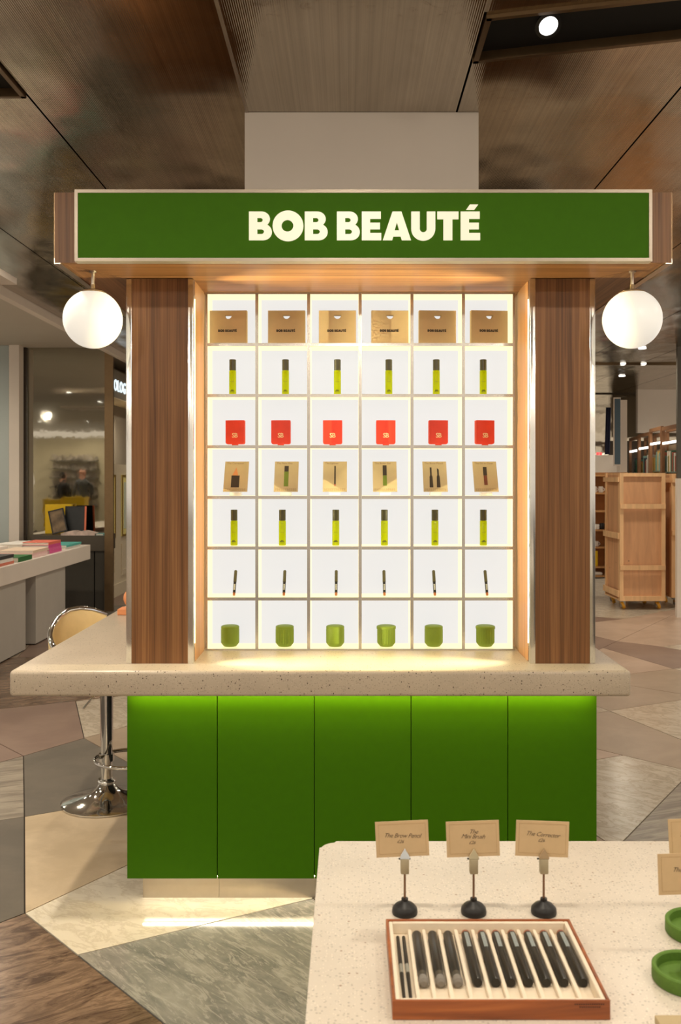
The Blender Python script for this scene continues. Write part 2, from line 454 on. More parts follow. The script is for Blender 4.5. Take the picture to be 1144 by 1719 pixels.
TILES = [
    ('white', [A_, K1, C_, B_]),
    ('blue', [B_, C_, EC, EB]),
    ('brown', [(-300, 1664), A_, B_, EB, ('w', -4.2, 0.6)]),
    ('dark', [(-300, 1422), G_, A_, (-300, 1664)]),
    ('cream', [G_, K2, K1, A_]),
    ('stripe', [(-300, 1360), V1, G_, (-300, 1422)]),
    ('taupe', [V1, V4, (-300, 1220), (-300, 1360)]),
    ('taupe', [V1, V2, V3, V4]),
    ('dark', [V1, V2, K2, G_]),
    ('pale', [V3, V2, K3, (330, 1154)]),
    ('sand', [V2, K3, (430, 1250), K2]),
    ('brown', [V4, V3, (330, 1154), (330, 1104), (30, 1103), (-300, 1148), (-300, 1220)]),
    ('taupe', [(30, 1103), (330, 1104), (330, 1062), (70, 1062)]),
    ('sand', [(-300, 1148), (30, 1103), (70, 1062), (-300, 1085)]),
    ('brown', [(-300, 1085), (70, 1062), (150, 1018), (-300, 1030)]),
    ('dark', [(70, 1062), (330, 1062), (330, 1012), (150, 1018)]),
    ('taupe', [(-300, 1030), (150, 1018), (330, 1012), (330, 960), (-300, 960)]),
    # right of the stand
    ('pink', [P0, (1250, 975.7), (1250, 1069), (1112, 1085.5)]),
    ('pale', [(1112, 1085.5), (1250, 1069), (1240, 1109)]),
    ('pink', [(930, 1052), (1046, 1039), (1160, 1018), P0]),
    ('taupe', [(930, 1030), (1046, 1039), (930, 1052)]),
    ('pale', [(930, 1030), (930, 975), (1250, 960), (1250, 975.7), (1160, 1018), (1046, 1039)]),
    ('taupe', [P1, P0, (1112, 1085.5), (1240, 1109), P2]),
    ('pale', [P2, (1240, 1109), (1240, 1156)]),
    ('pink', [P1, P2, P3, (930, 1147), (930, 1126)]),
    ('taupe', [(930, 1053), P0, P1, (930, 1126)]),
    ('sand', [P3, P2, (1240, 1156), (1240, 1181), P4]),
    ('sand', [(930, 1147), P3, P4, P5, (930, 1157)]),
    ('pale', [P5, P4, (1240, 1181), (1240, 1280)]),
    ('pale', [(930, 1157), P5, (930, 1207)]),
    ('sand', [(930, 1207), P5, (1240, 1280), (1240, 1314), P6, (930, 1240)]),
    ('pink', [(930, 1240), P6, (930, 1288)]),
    ('pale', [(930, 1288), P6, P7, P8, (930, 1356.6)]),
    ('stripe', [P8, P7, (1240, 1314), (1700, 1424), (1700, 1851)]),
    ('sand', [C_, (930, 1356.6), P8, (1700, 1851), ('w', 1.75, 0.9), EC]),
    ('white', [C_, K1, (930, 1288), (930, 1356.6)]),
    ('pale', [(1240, 1109), (1250, 1069), (1250, 960), (1700, 960), (1700, 1130)]),
    ('taupe', [(1240, 1109), (1700, 1130), (1700, 1424), (1240, 1314)]),
    # behind and under the stand
    ('sand', [(330, 960), (330, 1062), (930, 1053), (930, 975)]),
    ('pale', [(330, 1062), (330, 1154), (930, 1147), (930, 1053)]),
    ('taupe', [(330, 1154), K3, (430, 1250), (930, 1240), (930, 1147)]),
    ('pink', [(430, 1250), K2, K1, (930, 1288), (930, 1240)]),
    ('sand', [('w', -4.2, 0.6), EB, EC, ('w', 1.75, 0.9), ('w', 2.5, -4), ('w', -5, -4)]),
]
for kind, poly in TILES:
    pts = inset([wp(q) for q in poly], 0.0028)
    part('stone_slab', MB().prism(pts, -0.0055, 0.0), ST[kind], floor)

# ------------------------------------------------------------------ ceiling
ceiling = struct('ceiling', MB().box(-2.75, 8, -9, 18, CEIL + 0.03, CEIL + 0.05), black_matt, 'low ceiling of ribbed bronze metal sheets with narrow seams')
SEAMS = [-2.65, -2.05, -1.235, -0.41, 0.43, 1.245, 2.07, 2.9, 3.72, 4.55, 5.4, 8.0]
g = 0.004
for a, b in zip(SEAMS, SEAMS[1:]):
    x0, x1 = a + g, b - g
    if a == 0.43:
        n0, n1 = 2.93 - 0.23 * (x0 - 0.411), 2.93 - 0.23 * (x1 - 0.411)
        f0, f1 = 3.25 - 0.25 * (x0 - 0.411), 3.25 - 0.25 * (x1 - 0.411)
        part('ceiling_panel', MB().prism([(x0, -9), (x1, -9), (x1, n1), (x0, n0)], CEIL, CEIL + 0.012), ceil_m, ceiling)
        part('ceiling_panel', MB().prism([(x0, f0), (x1, f1), (x1, 11.8), (x0, 11.8)], CEIL, CEIL + 0.012), ceil_m, ceiling)
    elif a == -2.05:
        part('ceiling_panel', MB().box(x0, x1, -9, 3.2, CEIL, CEIL + 0.012), ceil_m, ceiling)
        part('ceiling_panel', MB().box(x0, x1, 3.54, 11.8, CEIL, CEIL + 0.012), ceil_m, ceiling)
    else:
        part('ceiling_panel', MB().box(x0, x1, -9, 11.8, CEIL, CEIL + 0.012), ceil_m, ceiling)
    part('ceiling_panel', MB().box(x0, x1, 11.84, 18, CEIL, CEIL + 0.012), ceil_m, ceiling)
for sxm in (-0.41, 0.43):
    part('seam_strip', MB().box(sxm - 0.006, sxm + 0.006, -9, 2.9 if sxm > 0 else 11.8, CEIL - 0.003, CEIL - 0.0002), champagne, ceiling)
def trough(quad, name, label):
    """recessed black light trough in the ceiling with a bronze frame; quad = four (x, y)"""
    t = thing(name, label, None, (quad[0][0], quad[0][1], CEIL), kind='structure')
    up = 0.028
    fr = MB(); wl = MB()
    c = Vector((sum(q[0] for q in quad) / 4, sum(q[1] for q in quad) / 4))
    for i in range(4):
        a, b = Vector(quad[i]), Vector(quad[(i + 1) % 4])
        d = (b - a); L = d.length; d.normalize(); nrm = Vector((-d.y, d.x))
        if nrm.dot(c - a) < 0: nrm = -nrm
        m = (a + b) / 2 + nrm * 0.009
        fr.obox((m.x, m.y, CEIL + 0.004), (d.x, d.y, 0), (nrm.x, nrm.y, 0), (0, 0, 1), L / 2, 0.009, 0.016)
    part('frame', fr, bronze_m, t)
    pl = MB().prism([tuple(Vector(q) + (c - Vector(q)) * 0.01) for q in quad], CEIL + 0.020, CEIL + 0.026)
    part('black_lining', pl, black_matt, t)
    return t
x0, x1 = 0.434, 1.241
trough([(x0, 2.93 - 0.23 * (x0 - 0.411)), (x1, 2.93 - 0.23 * (x1 - 0.411)), (x1, 3.25 - 0.25 * (x1 - 0.411)), (x0, 3.25 - 0.25 * (x0 - 0.411))],
       'trim_1', 'black recessed light trough in the ceiling with bronze frame and lit spotlight')
trough([(-2.046, 3.2), (-1.239, 3.2), (-1.239, 3.54), (-2.046, 3.54)], 'trim_2', 'black recessed light trough at the left edge of the ceiling')

def downlight(i, x, y, k, cone, aim):
    z = CEIL + (0.012 if i < 2 else -0.002)
    names = ['bright round spotlight in the black ceiling trough at upper right', 'unseen small round spotlight added in the left ceiling trough']
    t = thing('ceiling_spotlight', names[i] if i < 2 else 'small round recessed spotlight in the bronze ceiling', 'spotlight', (x, y, z), 'recessed ceiling spotlights')
    if i < 2: del t['group']
    r = 0.031
    part('lamp_ring', MB().lathe([(r, 0), (r + 0.012, 0), (r + 0.012, -0.006), (r, -0.008), (r, 0)], (x, y, z), 32), bronze_m if i > 1 else black_m, t, True)
    part('lamp_disc', MB().lathe([(0, -0.001), (r, -0.001), (r, -0.004), (0, -0.005)], (x, y, z), 32), spot_glow, t, True)
    if i == 0:
        for ch in [c for c in bpy.data.objects if c.parent == t]: ch.rotation_euler = (math.radians(-38), math.radians(-8), 0); ch.location = (0, 0, -0.022)
    ld = bpy.data.lights.new('spot_beam', 'SPOT'); ld.energy = SPOT_W * k; ld.color = WARM
    ld.spot_size = math.radians(cone); ld.spot_blend = 0.85; ld.shadow_soft_size = 0.045
    lo = bpy.data.objects.new('spot_beam', ld); COL.objects.link(lo); lo.parent = t
    lo.location = (0, -0.02, -0.06)
    d = Vector(aim) - Vector((x, y, z)); lo.rotation_euler = d.to_track_quat('-Z', 'Y').to_euler()
for i, sp in enumerate(SPOTS): downlight(i, *sp)
dl = MB().lathe([(0, -0.001), (0.031, -0.001), (0.043, -0.001), (0.043, -0.006), (0.031, -0.008), (0, -0.006)], seg=24).mesh('downlight', spot_glow, True)
for x, y in FILL_ROWS:
    zc = CEIL - 0.002 if x > -2.66 else 3.148
    o = lpart('downlight', dl, ceiling, (x, y, zc))  # unseen lamp added to brighten the store
    ld = bpy.data.lights.new('spot_beam', 'SPOT'); ld.energy = SPOT_W * (1.35 if x < -2.66 else 1.0); ld.color = WARM
    ld.spot_size = math.radians(168); ld.spot_blend = 1.0; ld.shadow_soft_size = 0.05
    lo = bpy.data.objects.new('spot_beam', ld); COL.objects.link(lo); lo.parent = o
    lo.location = (0, 0, -0.02)
    tilt = Vector((0, 0.45 if -2 < y < 2 else 0, -1))
    lo.rotation_euler = tilt.to_track_quat('-Z', 'Y').to_euler()

# white ceiling and fascia at left, walls around
struct('ceiling_left', MB().box(-11, -2.66, -9, 18, 3.15, 3.2), plain('white_ceiling', (196, 188, 174), 0.8, 0, 0.02, 2), 'plain off white ceiling beyond the metal sheets at left')
struct('trim_3', MB().box(-2.72, -2.652, -9, 18, 2.95, 3.15), white_paint, 'white fascia along the left edge of the metal ceiling')
struct('wall_far', MB().box(-11, 8, 17.9, 18.1, 0, 3.2), plain('far_wall', (92, 78, 60), 0.5, 0, 0.1, 1.2))
struct('wall_pillar', MB().box(-0.42, 0.518, 3.70, 4.5, 2.50, CEIL - 0.001), white_paint, 'plain white pillar casing between the sign and the metal ceiling')

# ------------------------------------------------------------------ the stand: cabinet, counter, columns, canopy
ZC, ZB = 0.8676, 0.7746          # counter top and underside
cab = thing('counter_cabinet', 'green panelled base cabinet under the speckled counter, raised on a steel plinth', 'cabinet', (0.045, 3.41, 0))
part('carcass', MB().box(-0.806, 0.897, 3.386, 4.6, 0.094, ZB - 0.001), dark_gap, cab)
DX = [-0.812, -0.482, -0.128, 0.2247, 0.5775, 0.903]
for a, b in zip(DX, DX[1:]):
    part('door_panel', MB().box(a + 0.0013, b - 0.0013, 3.365, 3.385, 0.091, ZB - 0.012, 0.0012, 1), green_door, cab)
SX = [-0.764, -0.482, -0.128, 0.2247, 0.5775, 0.855]
for a, b in zip(SX, SX[1:]):
    part('plinth_panel', MB().box(a + 0.0006, b - 0.0006, 3.4127, 3.42, 0.0, 0.093), chrome_soft, cab)
part('plinth_side', MB().box(-0.764, 0.855, 3.4205, 4.5, 0.0, 0.093), chrome_soft, cab)
part('plinth_light', MB().box(-0.76, 0.85, 3.394, 3.3985, 0.086, 0.0935), strip_floor, cab, label='warm light strip under the cabinet')

ctop = thing('countertop', 'thick speckled beige stone countertop with rounded edges on the green cabinet', 'countertop', (-0.1, 3.9, ZB))
part('slab', MB().box(-1.2085, 1.0015, 3.275, 5.0, ZB, ZC, 0.014, 4), counter_m, ctop, True)
part('under_light', MB().box(-0.80, 0.89, 3.322, 3.332, ZB - 0.006, ZB), strip_under, ctop, label='warm light strip under the counter edge')

def column(xa, xb, inner, label):
    t = thing('wooden_column', label, 'column', ((xa + xb) / 2, 3.5, ZC), 'walnut columns of the stand')
    zt = 2.286
    tw = 0.0205
    part('core', MB().box(xa + 0.0045, xb - 0.0045, 3.412, 3.90, ZC, zt), wal_z, t)
    part('front_panel', MB().box(xa + tw, xb - tw, 3.402, 3.411, ZC, zt), wal_z, t)
    part('corner_trim', MB().box(xa, xa + tw, 3.399, 3.43, ZC, zt, 0.002, 2), alu, t, True, 'chrome corner strip')
    part('corner_trim', MB().box(xb - tw, xb, 3.399, 3.43, ZC, zt, 0.002, 2), alu, t, True, 'chrome corner strip')
    s = 1 if inner > 0 else -1
    xi = xb if s > 0 else xa
    part('reveal_panel', MB().box(min(xi - s * .0044, xi - s * 0.001), max(xi - s * .0044, xi - s * 0.001), 3.440, 3.655, ZC, zt), wal_z, t)
    part('light_strip', MB().box(min(xi - s * 0.004, xi + s * 0.0008), max(xi - s * 0.004, xi + s * 0.0008), 3.4305, 3.4365, ZC + 0.07, zt - 0.07), strip_led, t, label='warm light strip behind the chrome trim')
    la = bpy.data.lights.new('reveal_fill', 'AREA'); la.shape = 'RECTANGLE'; la.size = 0.006; la.size_y = zt - ZC - 0.10  # area light added along the strip to brighten the facing reveal
    la.energy = 25.0; la.color = (1.0, 0.90, 0.50); la.spread = math.radians(75)
    lo = bpy.data.objects.new('reveal_fill', la); COL.objects.link(lo); lo.parent = t
    lo.location = Vector((xi + s * 0.0022, 3.4335, (ZC + zt) / 2)) - t.location
    zax = -Vector((s, -0.12, 0)).normalized(); yax = Vector((0, 0, 1)); xax = yax.cross(zax)
    lo.rotation_euler = Matrix((xax, yax, zax)).transposed().to_euler()
    return t
column(-0.823, -0.575, 1, 'left walnut column with chrome edges beside the lit shelves')
column(0.665, 0.906, -1, 'right walnut column with chrome edges beside the lit shelves')

ZS = 2.287
can = thing('canopy', 'walnut canopy box over the stand with silver edge trims', 'canopy', (0.047, 3.9, ZS))
XL, XR, YF, YB, ZT = -1.0077, 1.1014, 3.1556, 4.7, 2.527
part('front_board', MB().box(XL, XR, YF, YF + 0.02, ZS, ZT), wal_z, can)
part('side_board', MB().box(XL, XL + 0.02, YF + 0.0205, YB, ZS + 0.016, ZT), wal_x, can)
part('side_board', MB().box(XR - 0.02, XR, YF + 0.0205, YB, ZS + 0.016, ZT), wal_x, can)
part('top_board', MB().box(XL + 0.021, XR - 0.021, YF + 0.021, YB, ZT - 0.03, ZT - 0.01), wal_x, can)
part('soffit_board', MB().prism([(XL + 0.021, YF + 0.022), (XR - 0.021, YF + 0.022), (0.907, 3.40), (0.907, 3.92), (-0.824, 3.92), (-0.824, 3.40)], ZS, ZS + 0.012), wal_x, can)
part('soffit_board', MB().prism([(XL + 0.0205, YF + 0.024), (-0.8255, 3.402), (-0.8255, YB), (XL + 0.0205, YB)], ZS, ZS + 0.012), wal_y, can)
part('soffit_board', MB().prism([(XR - 0.0205, YF + 0.024), (0.9085, 3.402), (0.9085, YB), (XR - 0.0205, YB)], ZS, ZS + 0.012), wal_y, can)
part('edge_trim', MB().box(XL - 0.003, XL + 0.0195, YF + 0.001, YB, ZS - 0.004, ZS + 0.015), chrome_soft, can, label='silver edge trim')
part('edge_trim', MB().box(XR - 0.0195, XR + 0.003, YF + 0.001, YB, ZS - 0.004, ZS + 0.015), chrome_soft, can, label='silver edge trim')
part('corner_bead', MB().box(XL - 0.003, XL, YF, YF + 0.004, ZS + 0.015, ZT), bronze_m, can)
part('corner_bead', MB().box(XR, XR + 0.003, YF, YF + 0.004, ZS + 0.015, ZT), bronze_m, can)

# sign
sx0, sx1, sz0, sz1, sy = -0.9286, 1.0231, 2.283, 2.525, 3.1156
sign = thing('illuminated_sign', 'long green sign with glowing cream capitals and pale metal frame on the canopy', 'sign', ((sx0 + sx1) / 2, YF, sz0))
fw = 0.011
part('sign_panel', MB().box(sx0 + fw, sx1 - fw, sy + 0.003, YF - 0.001, sz0 + fw, sz1 - fw), green_sign, sign)
part('frame_bar', MB().box(sx0, sx1, sy, YF - 0.001, sz0, sz0 + fw), champagne, sign)
part('frame_bar', MB().box(sx0, sx1, sy, YF - 0.001, sz1 - fw, sz1), champagne, sign)
part('frame_bar', MB().box(sx0, sx0 + fw, sy, YF - 0.001, sz0 + fw, sz1 - fw), champagne, sign)
part('frame_bar', MB().box(sx1 - fw, sx1, sy, YF - 0.001, sz0 + fw, sz1 - fw), champagne, sign)
kx = (3.1186 / F) / 2.724                       # metres per drawing unit of the lettering
for ch, loops in WORD:
    x0 = min(p[0] for l in loops for p in l)
    me = loops_mesh([[((x - x0) * kx, y * kx) for x, y in l] for l in loops], 0.004, letter_glow, 'letter')
    wx = (400 + x0 / 2.724 - CX) * 3.1186 / F
    wz = H - (403.6 - CY) * 3.1186 / F
    lpart('letter', me, sign, Vector((wx, sy + 0.001, wz)) - sign.location, FRONT, 'glowing cream capital letter ' + ch)

# globe lamps
globe_m = emitter('opal_globe', (1.0, 0.95, 0.85), 0.58)
for cx, lab in ((156, 'white glass globe lamp hanging left of the stand'), (1062, 'white glass globe lamp hanging right of the stand')):
    D = 3.283; c = P(cx, 536, D); r = 0.1035
    t = thing('globe_lamp', lab, 'lamp', (c.x, c.y, ZS), 'globe lamps under the canopy')
    prof = [(0.0, -r)] + [(r * math.sin(a), -r * math.cos(a)) for a in [PI * k / 28 for k in range(1, 25)]]
    part('glass_globe', MB().lathe(prof, c, 48), globe_m, t, True)
    zt_ = r * math.cos(PI * 4 / 28)
    rc = r * math.sin(PI * 4 / 28)
    part('globe_cap', MB().lathe([(rc + 0.002, zt_ - 0.003), (rc + 0.002, zt_ + 0.003), (rc * 0.7, zt_ + 0.009), (0.008, zt_ + 0.012), (0.008, zt_ + 0.03), (0, zt_ + 0.03)], c, 32), bronze_m, t, True)
    part('stem', MB().tube([c + Vector((0, 0, zt_ + 0.02)), (c.x, c.y, ZS - 0.001)], 0.0055, 12), chrome_soft, t, True)
    part('ceiling_rose', MB().lathe([(0.012, 0), (0.012, -0.006), (0, -0.006)], (c.x, c.y, ZS), 20), chrome_soft, t, True)

# backlit shelf grid
GX = [P(v, 0, 3.66).x for v in (346, 431.5, 518.5, 605, 692, 778.5, 864)]
GZ = [H - (v - CY) * 3.66 / F for v in (491.5, 578.5, 664, 750, 835, 920, 1005.5, 1091.5)]
GY0, GY1 = 3.66, 3.785
grid = thing('display_shelving', 'backlit white display shelving of chrome edged cells between the two columns', 'shelving', (0.045, 3.72, ZC))
part('light_panel', MB().box(GX[0] - 0.003, GX[-1] + 0.003, GY1, GY1 + 0.012, ZC + 0.0004, 2.2862), panel_light, grid, label='glowing white back panel')
hw = 0.0062
def slab_edge(name, x0, x1, z0, z1, ax):
    o = part(name, MB().box(x0, x1, GY0 + 0.003, GY1 - 0.001, z0, z1), cell_glow, grid)
    part('chrome_edge', MB().box(x0, x1, GY0, GY0 + 0.0028, z0, z1), edge_m, o)
for i, x in enumerate(GX):
    a, b = x - hw, x + hw
    if i == 0: a = x - 0.002
    if i == 6: b = x + 0.002
    slab_edge('divider', a, b, ZC + 0.0004, 2.2862, 'z')
for j, z in enumerate(GZ):
    for i in range(6):
        xa = GX[i] + (hw if i else hw); xb = GX[i + 1] - hw
        zz0, zz1 = z - hw, z + hw
        if j == 0: zz0, zz1 = z - 0.005, 2.2862
        if j == 7: zz0, zz1 = max(z - 0.005, ZC + 0.0005), z + 0.005
        slab_edge('shelf', xa + 0.0002, xb - 0.0002, zz0, zz1, 'x')
def shelf_top(j): return GZ[j] + (hw if j < 7 else 0.005)

# ------------------------------------------------------------------ products on the shelves
ORD = ['first', 'second', 'third', 'fourth', 'fifth', 'sixth']
def copy_thing(root, loc, label, rot=None):
    r = root.copy(); COL.objects.link(r); r.location = loc; r['label'] = label
    if rot is not None: r.rotation_euler = rot
    def rec(src, dst):
        for ch in [c for c in bpy.data.objects if c.parent == src]:
            c = ch.copy(); COL.objects.link(c); c.parent = dst; rec(ch, c)
    rec(root, r)
    return r
def translucent(name, rgb, mixf=0.5, rough=0.25):
    t = NT(name); c = lin(rgb)
    col = t.ramp(t.noise(t.pos(), 40, 2), [(0.3, tuple(v * 0.96 for v in c)), (0.7, c)])
    t.set(Base_Color=col, Roughness=rough)
    tr = t.new('ShaderNodeBsdfTranslucent'); t.link(col, tr.inputs[0])
    mx = t.new('ShaderNodeMixShader'); mx.inputs[0].default_value = mixf
    t.link(t.b.outputs[0], mx.inputs[1]); t.link(tr.outputs[0], mx.inputs[2]); t.link(mx.outputs[0], t.out.inputs[0])
    return t.m
kraft = translucent('kraft_board', (210, 184, 146), 0.12, 0.7)
lime = translucent('lime_bottle', (216, 226, 0), 0.62, 0.15)
olive_cap = plain('olive_black_cap', (62, 58, 26), 0.25)
red_m = plain('red_leather', (216, 52, 26), 0.5, 0, 0.05)
gold_print = plain('cream_print', (236, 210, 160), 0.5)
jar_m = plain('olive_green_jar', (112, 134, 26), 0.55, 0, 0.04)
pencil_cap = plain('olive_pencil_cap', (84, 78, 46), 0.45)
copper = plain('copper_tip', (190, 120, 78), 0.35, 0.6)
label_white = plain('label_white', (214, 214, 200), 0.5)
card_m = plain('card_beige', (184, 164, 126), 0.6, 0, 0.05, 14)
acrylic = plain('frosted_acrylic', (236, 232, 224), 0.2)

# row 1: flat kraft boxes with a half-moon cut-out
bw, bh = 0.149, 0.1365
def kraft_box():
    t = thing('gift_box', 'x', 'box', (0, 0, 0), 'kraft boxes on the top shelf')
    hole = [(-0.0145, bh - 0.018)] + arc(0, bh - 0.018, 0.0145, 0.0155, 180, 360, 14)[1:-1] + [(0.0145, bh - 0.018)]
    rect = [(-bw / 2, 0), (bw / 2, 0), (bw / 2, bh), (-bw / 2, bh)]
    lpart('front_board', loops_mesh([rect, hole], 0.002, kraft), t, (0, -0.012, 0), FRONT)
    lpart('back_board', loops_mesh([rect, hole], 0.002, kraft), t, (0, 0.012, 0), FRONT)
    m = MB().box(-bw / 2, -bw / 2 + 0.002, -0.0109, 0.0109, 0, bh).box(bw / 2 - 0.002, bw / 2, -0.0109, 0.0109, 0, bh).box(-bw / 2 + 0.002, bw / 2 - 0.002, -0.0109, 0.0109, 0, 0.002)
    lpart('side_board', m.mesh('side_board', kraft), t)
    lpart('lettering', word_mesh(0.075, ink, 0.0006), t, (-0.003, -0.0134, 0.051), FRONT, 'small black capitals')
    return t
kb = kraft_box()
ys = 3.712
for i, (cx, rz) in enumerate(zip((383.4, 481.3, 566.8, 655, 735, 822), (-2, -1, 0, 2, 3, 5))):
    loc = Vector((P(cx, 0, 3.70).x, ys + 0.004, shelf_top(1) + 0.0003))
    lab = f'{ORD[i]} kraft box from the left on the top shelf, with half-moon cut-out'
    if i == 0: kb.location = loc; kb['label'] = lab; kb.rotation_euler = (0, 0, math.radians(rz))
    else: copy_thing(kb, loc, lab, (0, 0, math.radians(rz)))

# rows 2 and 5: lime spray bottles
def bottle():
    t = thing('spray_bottle', 'x', 'bottle', (0, 0, 0), 'lime bottles on the shelves')
    r = 0.0143
    lpart('body', MB().lathe([(0, 0), (r - 0.001, 0), (r, 0.0015), (r, 0.097), (r - 0.0015, 0.099), (0.009, 0.0995), (0, 0.0995)], seg=28).mesh('body', lime, True), t)
    lpart('cap', MB().lathe([(0, 0.1), (r - 0.0008, 0.1), (r - 0.0008, 0.1425), (r - 0.002, 0.1435), (0, 0.1435)], seg=28).mesh('cap', olive_cap, True), t)
    a = word_mesh(0.010, ink, 0.0005, WORD[:3]); lpart('lettering', a, t, (0, -r - 0.0002, 0.0175), FRONT)
    b = word_mesh(0.017, ink, 0.0005, WORD[3:]); lpart('lettering', b, t, (0, -r - 0.0002, 0.0135), FRONT)
    for zz, w in ((0.088, 0.003), (0.053, 0.008), (0.0095, 0.009)):
        m = MB()
        n = 5
        for k in range(n):
            x = -w + 2 * w * (k + 0.15) / n
            m.box(x, x + 2 * w / n * 0.6, -r - 0.0003, -r + 0.0022, zz, zz + 0.0012)
        lpart('small_print', m.mesh('small_print', plain('olive_print', (150, 142, 10), 0.6)), t)
    return t
bt = bottle()
def put_row(root, first, spots, row, z, y, fmt, rots=None):
    for i, cx in enumerate(spots):
        loc = Vector((P(cx, 0, y - 0.01).x, y, z)); lab = fmt.format(ORD[i])
        rot = None if rots is None else rots[i]
        if i == 0 and first:
            root.location = loc; root['label'] = lab
            if rot: root.rotation_euler = rot
        else: copy_thing(root, loc, lab, rot)
put_row(bt, True, (390.3, 479.3, 566.7, 653.3, 733.3, 812.3), 2, shelf_top(2) + 0.0003, 3.72, '{} lime bottle from the left on the shelf under the kraft boxes')
put_row(bt, False, (392.7, 474, 564, 645.9, 731, 812.6), 5, shelf_top(5) + 0.0003, 3.72, '{} lime bottle from the left on the shelf under the picture cards')

# row 3: red pouches with flap and tab
def pouch():
    t = thing('red_pouch', 'x', 'pouch', (0, 0, 0), 'red pouches on the third shelf')
    w, h, d = 0.0385, 0.102, 0.013
    lpart('body', MB().box(-w, w, -d + 0.003, d, 0.005, h, 0.007, 3).mesh('body', red_m, True), t)
    fl = [(-w, h - 0.001), (-w * 1.0, 0.016)] + arc(-w + 0.008, 0.014, 0.008, 0.008, 180, 270, 5) + [(-0.013, 0.006), (0.013, 0.006)] + arc(w - 0.008, 0.014, 0.008, 0.008, 270, 360, 5) + [(w, h - 0.001)]
    lpart('flap', loops_mesh([fl], 0.003, red_m), t, (0, -d + 0.0012, 0), FRONT)
    lpart('tab', MB().box(-0.0125, 0.0125, -d - 0.0012, -d + 0.010, 0.0, 0.012, 0.0015, 2).mesh('tab', red_m, True), t)
    lpart('seam', MB().box(-w + 0.0008, w - 0.0008, -d + 0.0028, d - 0.001, h - 0.006, h - 0.0015, 0.002, 2).mesh('seam', plain('red_seam', (232, 78, 30), 0.6)), t)
    me = text_mesh('SB', 0.026, gold_print, 0.0007, bold=0.0003, spacing=0.86)
    lpart('monogram', me, t, (0, -d - 0.0006, 0.032), FRONT, 'cream double letter monogram')
    return t
rp = pouch()
put_row(rp, True, (395.5, 472, 558.8, 648, 736, 814), 3, shelf_top(3) + 0.0003, 3.712, '{} red leather pouch from the left on the third shelf',
        [(0, 0, math.radians(a)) for a in (-9, -4, -1, 3, 8, 13)])

# row 4: product picture cards leaning back on clear stands
def flat(t, name, loops, z, mat):
    lpart(name, loops_mesh(loops, 0.0004, mat), t, (0, 0, z))
def rect(x0, x1, y0, y1): return [(x0, y0), (x1, y0), (x1, y1), (x0, y1)]
p_dark = plain('print_dark', (48, 36, 26), 0.6); p_green = plain('print_green', (104, 122, 34), 0.6); p_brown = plain('print_brown', (108, 52, 34), 0.6)
p_skin = plain('print_skin', (210, 140, 88), 0.6); p_text = plain('print_text', (138, 112, 74), 0.6); p_red = plain('print_red', (176, 66, 42), 0.6)
TITLES = ['The Corrector', 'The Face Mist', 'The Lipliner', 'The Brow Gel', 'The Brow Pencil', 'The Oil in Gloss']
DESC = ['picture card showing a blunt skin-toned pencil tip', 'picture card showing a green bottle', 'picture card showing a thin dark liner',
        'picture card showing a dark green tube', 'picture card showing two brow pencils', 'picture card showing a brown gloss tube']
cw, chh = 0.0965, 0.140
lean = math.radians(30)
for i, cx in enumerate((395, 480, 562.5, 647, 732, 817.5)):
    y0 = 3.682; zb = shelf_top(4)
    t = thing('picture_card', DESC[i] + ' on the fourth shelf', 'card', (P(cx - (395 - 587) * 0 , 0, y0).x, y0, zb), 'picture cards on the fourth shelf')
    lpart('clear_stand', MB().box(-0.022, 0.022, -0.003, 0.05, 0.0003, 0.014, 0.001, 1).mesh('clear_stand', acrylic), t)
    rx = PI / 2 - lean
    board = lpart('card_board', MB().box(-cw / 2, cw / 2, 0, chh, -0.001, 0.001).mesh('card_board', card_m), t, (0, 0, 0.016), (rx, 0, 0))
    zt_ = 0.0013
    tm = text_mesh(TITLES[i], 0.0112, p_text, 0.0004, align='LEFT')
    lpart('title', tm, board, (-cw / 2 + 0.008, chh - 0.0125, zt_))
    fine = MB()
    for rr in range(3):
        for k in range(11):
            x = -cw / 2 + 0.006 + k * 0.0077
            fine.box(x, x + random.uniform(0.004, 0.0068), 0.005 + rr * 0.0036, 0.0062 + rr * 0.0036, 0.001, 0.0014)
    lpart('small_print', fine.mesh('small_print', p_text), board)
    if i == 0:
        flat(board, 'picture', [rect(-0.019, 0.014, 0.019, 0.074)], zt_, p_dark)
        flat(board, 'picture', [[(-0.016, 0.0745), (0.008, 0.0745), (-0.001, 0.112)]], zt_, p_skin)
    elif i == 1:
        flat(board, 'picture', [rect(-0.009, 0.009, 0.024, 0.092)], zt_, p_green); flat(board, 'picture', [rect(-0.0085, 0.0085, 0.0925, 0.119)], zt_, p_dark)
    elif i == 2:
        flat(board, 'picture', [rect(-0.003, 0.003, 0.034, 0.119)], zt_, p_dark); flat(board, 'picture', [[(-0.003, 0.0335), (0.003, 0.0335), (0.001, 0.024), (-0.001, 0.024)]], zt_, p_red)
    elif i == 3:
        flat(board, 'picture', [rect(-0.008, 0.008, 0.027, 0.074)], zt_, p_green); flat(board, 'picture', [rect(-0.008, 0.008, 0.0745, 0.122)], zt_, p_dark)
    elif i == 4:
        for xx in (-0.016, 0.013):
            flat(board, 'picture', [[(xx - 0.0075, 0.019), (xx + 0.0075, 0.019), (xx + 0.006, 0.068), (xx + 0.0035, 0.076), (xx + 0.0035, 0.112 if xx < 0 else 0.102), (xx - 0.0035, 0.112 if xx < 0 else 0.108), (xx - 0.0035, 0.076), (xx - 0.006, 0.068)]], zt_, p_dark)
    else:
        flat(board, 'picture', [rect(-0.007, 0.007, 0.030, 0.074)], zt_, p_brown); flat(board, 'picture', [rect(-0.0075, 0.0075, 0.0745, 0.114)], zt_, p_dark)

